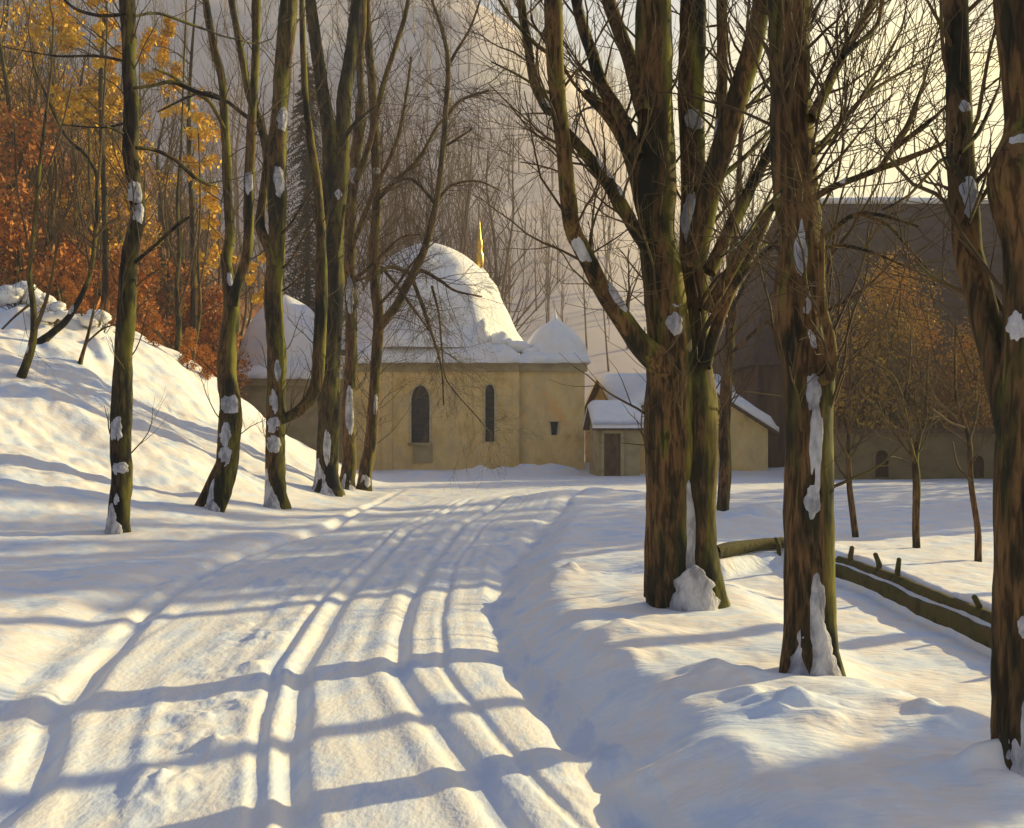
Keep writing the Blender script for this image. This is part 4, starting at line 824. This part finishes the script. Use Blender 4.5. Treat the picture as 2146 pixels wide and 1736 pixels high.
# low outbuilding in front of the hall with arched doorways
WD = 36.0
wx0, wx1, wz = hx(1745, WD), hx(2420, WD), hz(908, WD)
ob = empty('outbuilding', (0, 0, 0)); tag(ob, 'low ochre outbuilding with arched doorways below the dark hall', 'outbuilding')
def rarch(x0, x1, z0, z1):
    r = (x1 - x0) / 2; p = [(x0, z0), (x1, z0)]
    for t in np.linspace(0, math.pi, 9): p.append(((x0 + x1) / 2 + r * math.cos(t), z1 - r + r * math.sin(t)))
    return p
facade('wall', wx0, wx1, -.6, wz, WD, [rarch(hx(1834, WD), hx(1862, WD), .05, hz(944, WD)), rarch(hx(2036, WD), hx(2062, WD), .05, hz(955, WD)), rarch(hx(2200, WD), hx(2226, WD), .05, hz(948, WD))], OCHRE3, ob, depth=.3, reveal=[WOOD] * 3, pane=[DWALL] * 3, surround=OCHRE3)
V = [(wx0, WD, -.6), (wx0, WD, wz), (wx0, WD + 4, wz), (wx0, WD + 4, -.6), (wx1, WD, -.6), (wx1, WD, wz), (wx1, WD + 4, wz), (wx1, WD + 4, -.6)]
link('wall', new_mesh('wall', V, [(0, 1, 2, 3), (4, 7, 6, 5), (3, 2, 6, 7)], smooth=False), OCHRE3, ob)
mb = MB(); mb.box(((wx0 + wx1) / 2, WD + 1.9, wz + .08), (wx1 - wx0 + .3, 4.4, .16)); mb.build('roof', WOOD, ob, smooth=False)

# ------------------------------------------------------------ low mossy rail fence
fe = empty('rail_fence', (FENCE[3][0], FENCE[3][1], 0)); tag(fe, 'low mossy timber rail fence curving beside the shaded snow path', 'fence')
rng = np.random.default_rng(5)
def fence_pt(i, dz=0): return np.array([FENCE[i][0], FENCE[i][1], float(ground_h(FENCE[i][0], FENCE[i][1])) + dz])
def rail(idx, dz, r, seed):
    P = np.array([np.append(fence_pt(i, dz), r) for i in idx]); S = catmull(P, .08); mbr = MB()
    mbr.tube(S[:, :3], S[:, 3], 10, bark_mod(len(S), 10, np.random.default_rng(seed), .13)); return mbr.build('rail', MOSSWOOD, fe, off=fe.location)
rail([3, 4, 5, 6, 7, 8], .01, .062, 1); rail([0, 1, 2], .09, .075, 2); rail([3, 4, 5, 6, 7, 8], -.085, .055, 3)
S = catmull([np.append(fence_pt(i, 0), 0) for i in (3, 4, 5, 6, 7, 8)], .12); T = np.gradient(S[:, :2], axis=0); T /= np.linalg.norm(T, axis=1)[:, None]; Nn = np.stack([T[:, 1], -T[:, 0]], 1)
nS = len(S); V = []; gz = ground_h(S[:, 0], S[:, 1])
for off_, dz_ in ((.13, -.34), (.13, -.005), (.17, -.02), (.17, -.34)): V += [(S[i, 0] + Nn[i, 0] * off_, S[i, 1] + Nn[i, 1] * off_, gz[i] + dz_ + .012 * float(vnoise(i * .4, off_ * 50, 3))) for i in range(nS)]
mbb = MB(); mbb.add(V, [(a * nS + i, a * nS + i + 1, ((a + 1) % 4) * nS + i + 1, ((a + 1) % 4) * nS + i) for a in range(4) for i in range(nS - 1)]); mbb.build('edging_board', MOSSWOOD, fe, smooth=False, off=fe.location)
for i, (px, py, h) in enumerate([(1782, 1216, .20), (1842, 1236, .22), (1880, 1252, .24), (2052, 1332, .16), (2180, 1395, .2), (1632, 1188, .2)]):
    D = FPX * EYE / (py - HY); x = (px - CX) / FPX * D; z = float(ground_h(x, D)); mbp = MB()
    mbp.tube([(x, D + .02, z - .2), (x + .01, D + .02, z + h * .5), (x + .03 * (-1) ** i, D + .03, z + h)], [.032, .03, .024], 8, bark_mod(3, 8, rng, .12)); mbp.build('post', MOSSWOOD, fe, off=fe.location)

# ------------------------------------------------------------ woods
def wild_tree(name, H, r, seed, m, n1=16, leafm=None, leafn=0, leafsize=.1, lean=0, up=.3, spread=.75, low=.3, lvl=2, lr=.6, blen=.30):
    """a free-standing bare tree: trunk, twigs and, where it keeps its leaves, a crown"""
    rng = np.random.default_rng(seed); root = empty(name, (0, 0, 0))
    P = []; x = y = 0
    for i in range(9):
        t = i / 8; P.append((x, y, H * t - .4 * (i == 0), r * (1 - .85 * t) + .01)); x += rng.normal() * H * .012 + lean * H / 8; y += rng.normal() * H * .012
    S = catmull(P, H / 40); mbt = MB(); mbt.tube(S[:, :3], S[:, 3], 8); mbt.build('trunk', m, root)
    tw = MB(); tips = []
    for i in range(n1):
        t = low + (1 - low) * (i + rng.random()) / n1; k = min(int(t * (len(S) - 1)), len(S) - 2)
        a = rng.random() * 2 * math.pi; s = .5 + .35 * rng.random()
        d = np.array([math.cos(a) * math.sin(s), math.sin(a) * math.sin(s), math.cos(s)]); L = H * blen * (1.15 - .6 * t) * (.7 + .6 * rng.random())
        grow(tw, S[k, :3], d, L, max(.008, S[k, 3] * .5), lvl, rng, up, spread, (3, 5), .006)
        tips.append(S[k, :3] + d * L * (.4 + .5 * rng.random()))
    tw.build('twigs', FARTWIG if m is FARTWIG else TWIG, root)
    if leafm:
        lf = MB(); lf.leaves(tips, lr, leafn, leafsize, rng); lf.build('crown', leafm, root, smooth=False)
    return root
def put(protos, spots, labels, cat, group, zf, first):
    """spots: x, y, rotation, scale, prototype"""
    for i, (x, y, rz, s, kk) in enumerate(spots):
        p = protos[kk]; o = p if kk not in first else copy_tree(p); first.add(kk)
        o.location = (x, y, zf(x, y)); o.rotation_euler = (0, 0, rz); o.scale = (s, s, s * 1.02)
        tag(o, labels[kk], cat, group)
rs = random.Random(4)
def hz_l(x, y): return float(max(hill_l(x, y), ground_h(x, y) if y < 60 else -9)) - .1
# bare and rust-leaved trees on the hillside
hp = [wild_tree('hillside_tree', 12, .13, 201, DARKBARK, 14, up=.4, lvl=2), wild_tree('hillside_tree', 10, .09, 202, BARK, 12, up=.45, lvl=2), wild_tree('hillside_tree', 13, .11, 203, DARKBARK, 16, up=.45, lvl=2, spread=.6)]
hl = ['dark slender bare tree on the rust brown hillside', 'short brown bare tree on the rust brown hillside', 'tall thin bare tree on the rust brown hillside']
spots = []
for i in range(46):
    y = 38 + 34 * rs.random(); px = -60 + 600 * rs.random() - (120 if y < 48 else 0); x = hx(px, y)
    if x > -13.5: continue
    spots.append((x, y, rs.random() * 6, .8 + .5 * rs.random(), i % 3))
put(hp, spots, hl, 'tree', 'bare trees on the wooded hillside', hz_l, set())
rp = [wild_tree('beech', 4.6, .06, 211, DARKBARK, 14, RLEAF, 2600, .085, low=.08, lr=.55, up=.3), wild_tree('beech', 6.2, .07, 212, DARKBARK, 16, RLEAF, 3000, .085, low=.1, lr=.6, up=.35), wild_tree('beech', 3.2, .05, 213, DARKBARK, 12, RLEAF, 2000, .08, low=.05, lr=.5, up=.2)]
rl_ = ['young beech with glowing rust leaves on the left hillside', 'taller young beech holding copper leaves on the left hillside', 'low bushy beech with rust leaves at the hillside foot']
spots = []
for i in range(44):
    y = 35 + 22 * rs.random(); px = -80 + 500 * rs.random() ** 1.2; x = hx(px, y)
    if x > -12.6 - .12 * (y - 34): continue
    spots.append((x, y, rs.random() * 6, .75 + .6 * rs.random(), i % 3))
for px, y in [(255, 38), (290, 40), (330, 37.5), (350, 41), (385, 38.5), (410, 41), (430, 39), (455, 41.5), (300, 43), (375, 43), (470, 40.5), (270, 36)]: spots.append((hx(px, y), y, rs.random() * 6, .7 + .4 * rs.random(), (px // 5) % 3))
for px, y, sc in [(150, 29.5, .28), (262, 30.2, .34), (322, 30.8, .30), (392, 31.3, .36), (436, 31.8, .32), (170, 30.5, .4)]: spots.append((hx(px, y), y, rs.random() * 6, sc, 2))
put(rp, spots, rl_, 'tree', 'rust leaved beeches on the hillside', hz_l, set())
gp = [wild_tree('golden_tree', 12.5, .10, 216, DARKBARK, 16, YLEAF, 1900, .10, low=.35, lr=.75, up=.4, spread=.6)]
spots = []
for px, y, sc in [(40, 44, 1.0), (120, 50, 1.1), (180, 43, .9), (255, 47, 1.0), (330, 46, .95)]: spots.append((hx(px, y), y, rs.random() * 6, sc, 0))
put(gp, spots, ['slim tree with thin golden leaves standing among the rust leaved beeches'], 'tree', 'golden leaved trees on the hillside', hz_l, set())
# two tall trees still carrying yellow leaves
def yellow_tree(label, D, px, clumps, seed, rust=False):
    rng = np.random.default_rng(seed); x = hx(px, D); z = hz_l(x, D)
    root = empty('yellow_tree', (x, D, z)); tag(root, label, 'tree'); base = np.array([x, D, z])
    top = pt(px + 10, -60, D); mbt = MB()
    S = catmull([(x, D, z - .4, .13), (x + .1, D, (z + top.z) * .4, .11), (x - .1, D + .1, (z + top.z) * .7, .08), (top.x, D + .3, top.z, .02)], .3); mbt.tube(S[:, :3], S[:, 3], 8); mbt.build('trunk', DARKBARK, root, off=base)
    tw = MB(); C = []; rad = []
    for (cx_, cy_, s) in clumps:
        c = pt(cx_, cy_, D + rng.normal() * .5); i = int(np.argmin(np.abs(S[:, 2] - (c.z - .8)))); st = S[i, :3]; e = np.array(c)
        mid = (st + e) / 2 + np.array([0, 0, .2]); W = catmull([(*st, .03), (*mid, .02), (*e, .008)], .25); tw.tube(W[:, :3], W[:, 3], 5)
        for q in range(5): grow(tw, mid + (e - mid) * rng.random(), (e - st) + rng.normal(size=3) * .8, 1.0, .008, 1, rng)
        for q in range(5): C.append(e + rng.normal(size=3) * np.array([s, s, s * 1.2]) / FPX * D * .42); rad.append(s / FPX * D * (.25 + .3 * rng.random()))
    tw.build('twigs', TWIG, root, off=base)
    lf = MB(); lf.leaves(C, rad, 240 * len(clumps), .10, rng); lf.build('crown', YLEAF, root, smooth=False, off=base)
    return root
yellow_tree('tall tree with clumps of golden leaves behind the dark crooked trunk', 37, 215, [(213, 14, 36), (112, 30, 40), (142, 66, 44), (136, 98, 40), (233, 68, 40), (243, 98, 44), (145, 200, 40), (236, 220, 40), (176, 246, 26), (150, 230, 36), (200, 180, 26), (236, 160, 34), (90, 60, 36)], 301)
yellow_tree('golden leaved tree left of the forked mossy trunk', 39, 400, [(318, 95, 34), (355, 138, 34), (322, 165, 20), (388, 214, 40), (372, 245, 34), (420, 290, 48), (405, 268, 40), (440, 405, 26), (444, 440, 30), (436, 475, 26), (445, 540, 34), (540, 570, 30), (545, 620, 26), (415, 340, 26), (345, 110, 24), (350, 60, 24)], 302)
# trees behind the chapel
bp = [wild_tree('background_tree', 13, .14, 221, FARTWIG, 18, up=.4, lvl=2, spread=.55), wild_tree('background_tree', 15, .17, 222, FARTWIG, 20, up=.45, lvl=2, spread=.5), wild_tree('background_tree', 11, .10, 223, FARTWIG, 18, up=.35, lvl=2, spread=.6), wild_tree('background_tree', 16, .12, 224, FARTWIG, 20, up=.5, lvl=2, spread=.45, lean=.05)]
bl_ = ['grey brown bare tree in the woods behind the chapel', 'large bare tree with rising twigs behind the chapel', 'smaller bare tree with spreading twigs behind the chapel', 'tall leaning bare tree behind the chapel']
def hz_b(x, y): return float(max(hill_f(x, y), hill_l(x, y) if x < -8 else -2, -.2)) - .1
spots = []
for i in range(18):
    y = 55 + 50 * rs.random() ** 1.3; px = 380 + 700 * rs.random(); x = hx(px, y)
    spots.append((x, y, rs.random() * 6, .85 + .5 * rs.random(), i % 4))
for i in range(16):
    y = 62 + 40 * rs.random(); px = 1700 + 500 * rs.random(); spots.append((hx(px, y), y, rs.random() * 6, .8 + .3 * rs.random(), i % 4))
for i in range(8):
    y = 60 + 30 * rs.random(); px = 1420 + 160 * rs.random(); spots.append((hx(px, y), y, rs.random() * 6, 1 + .4 * rs.random(), i % 4))
for px, y, sc in [(690, 54.5, 1.1), (770, 56, 1.2), (835, 54, 1.15), (895, 57, 1.25), (960, 55, 1.1), (1040, 58, 1.15), (560, 55, 1.0)]: spots.append((hx(px, y), y, rs.random() * 6, sc, 3 if px % 2 else 1))
put(bp, spots, bl_, 'tree', 'bare trees in the woods behind the buildings', hz_b, set())
# dark fir behind the chapel
def fir(label, x, y, H, seed, group=None):
    rng = np.random.default_rng(seed); root = empty('fir_tree', (x, y, hz_b(x, y) if y > 50 else float(ground_h(x, y)) - .1)); tag(root, label, 'tree', group)
    if H < 6: root.scale = (1.35, 1.35, 1)  # low fir widened so the shade it throws is broader
    mbt = MB(); mbt.tube([(0, 0, -.3), (0, 0, H * .5), (0, 0, H)], [.22, .13, .02], 8); mbt.build('trunk', DARKBARK, root)
    fo = MB(); n = 0; V = []; Q = []
    NL = 46 if H < 20.5 else 70
    for lv in range(NL):
        t = lv / NL; z = H * (.06 + .92 * t); R0 = H * (.165 if H > 20.5 else .135) * (1 - t) ** .8 + .12
        for b in range(11):
            a = rng.random() * 6.283; L = R0 * (.65 + .55 * rng.random()); dr = .45 + .25 * rng.random()
            for q in range(9):
                u = (q + .5) / 9; p = np.array([math.cos(a) * L * u, math.sin(a) * L * u, z - dr * L * u ** 1.4])
                for sgn in (-1, 1):
                    d = np.array([math.cos(a + sgn * .8), math.sin(a + sgn * .8), -.35 - .3 * rng.random()]) * (.16 + .12 * rng.random())
                    w = np.array([-math.sin(a), math.cos(a), .2]) * .05
                    V += [p - w, p + w, p + d + w * .4, p + d - w * .4]; Q.append((n, n + 1, n + 2, n + 3)); n += 4
    fo.add(V, Q); fo.build('crown', FIR, root, smooth=False); return root
fir('dark narrow fir tree rising behind the chapel annex', hx(645, 53), 53, 21.0, 401)
# firs added out of view on the right to throw long shade over field and lane
for x, y, H in [(10.3, 10.0, 4.6), (18.4, 25.4, 16), (17.0, 26.0, 17), (19.6, 27.4, 17.5), (22.5, 29.4, 14), (27, 30.0, 15), (31.5, 34.5, 15.5), (26, 33.5, 18.5), (35, 38.5, 16), (24.5, 29.2, 12), (38, 38, 17), (25, 36, 18.5), (28, 40, 19), (31, 44, 18), (24, 33.4, 17)]:
    fir('dark fir tree at the edge of the wood right of the snowy field', x, y, H, int(x * 10), 'firs right of the field')
wp = [wild_tree('roadside_tree', 13, .17, 241, MOSSBARK, 11, up=.4, lvl=2, spread=.6, low=.42), wild_tree('roadside_tree', 15, .20, 242, MOSSBARK, 11, up=.4, lvl=2, spread=.55, low=.45)]
spots = [(x, y, i * 1.3, s, i % 2) for i, (x, y, s) in enumerate([(9.8, 12.6, .95), (17.5, 15.6, 1.0), (7.9, 6.6, .9), (12.6, 19.2, 1.0)])]  # unseen bare trees, added to throw trunk shadows across the lane
put(wp, spots, ['mossy bare tree in the row right of the lane beyond the dark trunk', 'large mossy bare tree in the row right of the lane beyond the dark trunk'], 'tree', 'bare trees in the row right of the lane', lambda x, y: float(ground_h(x, y)) - .1, set())
# bushes in front of the hall
OB = 'bushes between the outbuilding and the dark hall'
sb = [wild_tree('bush', 4.6, .06, 231, BARK, 34, OLEAF, 3600, .065, low=.02, lr=.7, up=.35, blen=.42), wild_tree('bush', 5.4, .06, 232, BARK, 36, OLEAF, 3800, .065, low=.02, lr=.75, up=.4, blen=.40), wild_tree('bush', 3.6, .05, 233, BARK, 30, RLEAF, 2200, .065, low=.02, lr=.5, up=.3, blen=.42)]
sl_ = ['twiggy olive brown bush growing above the outbuilding roof', 'tall olive bush in front of the dark hall wall', 'reddish twiggy bush in front of the dark hall wall']
spots = [(hx(px, y), y, rs.random() * 6, s, kk) for px, y, s, kk in [(1790, 41.6, 1.2, 0), (1862, 41.2, 1.35, 1), (1930, 41.8, 1.2, 0), (1755, 41.4, 1.0, 2), (1985, 41.4, 1.0, 2), (1900, 42.4, 1.4, 1), (1830, 41.2, .9, 2), (2050, 41.5, 1.1, 0), (2110, 42, 1.0, 1), (1950, 40.8, .8, 2)]]
put(sb, spots, sl_, 'bush', OB, lambda x, y: -.1, set())
# rusty undergrowth at the foot of the hillside, and the far wood on the hill: masses nobody could count
rng = np.random.default_rng(77); mb = MB(); n = 26000
xx = rng.uniform(-62, -12, n); yy = rng.uniform(33, 70, n); ok = xx < -12.4 - .13 * (yy - 33); xx, yy = xx[ok], yy[ok]
zz = np.maximum(hill_l(xx, yy), ground_h(xx, yy)); C = np.stack([xx, yy, zz + rng.random(len(xx)) ** 2 * .9], 1)
u = rng.normal(size=(len(C), 3)) * np.array([.5, .5, 1]); u /= np.linalg.norm(u, axis=1)[:, None]; w = np.cross(u, rng.normal(size=(len(C), 3))); w /= np.linalg.norm(w, axis=1)[:, None]
h = (.12 + .25 * rng.random(len(C)))[:, None]
mb.add(np.stack([C - u * h, C + w * h * .25, C + u * h, C - w * h * .25], 1).reshape(-1, 3), np.arange(4 * len(C)).reshape(-1, 4))
tag(mb.build('undergrowth', RLEAF, smooth=False), 'rust brown bracken and brush covering the wooded hillside', 'undergrowth', kind='stuff')
rng = np.random.default_rng(78); mb = MB()
for i in range(560):
    y = 85 + 125 * rng.random() ** .8; x = (rng.random() * 1.3 - .72) * .62 * y; z = float(hill_f(x, y)) - .3; H = 7 + 6 * rng.random()
    if z < 2 or (x / y > .12 and rng.random() < .75): continue
    mb.tube([(x, y, z), (x + rng.normal() * .3, y, z + H * .5), (x + rng.normal() * .5, y, z + H)], [.10, .07, .02], 4, cap=False)
    for k_ in range(12):
        t = .25 + .7 * rng.random(); a = rng.random() * 6.283; L = H * .28 * (1.2 - t)
        p = np.array([x, y, z + H * t]); d = np.array([math.cos(a) * .6, math.sin(a) * .6, .8])
        mb.tube([p, p + d * L * .5, p + (d + np.array([0, 0, .3])) * L], [.045, .03, .012], 3, cap=False)
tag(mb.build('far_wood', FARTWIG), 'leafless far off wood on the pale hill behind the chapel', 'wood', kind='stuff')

# ------------------------------------------------------------ winter haze
HAZE = .0017
def build_haze(density):
    me = bpy.data.meshes.new('haze'); bm = bmesh.new(); bmesh.ops.create_cube(bm, size=1); bm.to_mesh(me); bm.free()
    h = bpy.data.objects.new('haze', me); COL.objects.link(h); h.scale = (1700, 1300, 114); h.location = (0, 200, 53)
    m = bpy.data.materials.new('haze'); m.use_nodes = True; N = m.node_tree.nodes
    N.remove(N['Principled BSDF']); v = N.new('ShaderNodeVolumePrincipled'); v.inputs['Color'].default_value = (.90, .88, .94, 1); v.inputs['Density'].default_value = density; v.inputs['Anisotropy'].default_value = .2
    m.node_tree.links.new(v.outputs[0], N['Material Output'].inputs['Volume']); me.materials.append(m)
    tag(h, 'pale winter haze over the lane and hills', 'haze', kind='stuff')
if HAZE: build_haze(HAZE)
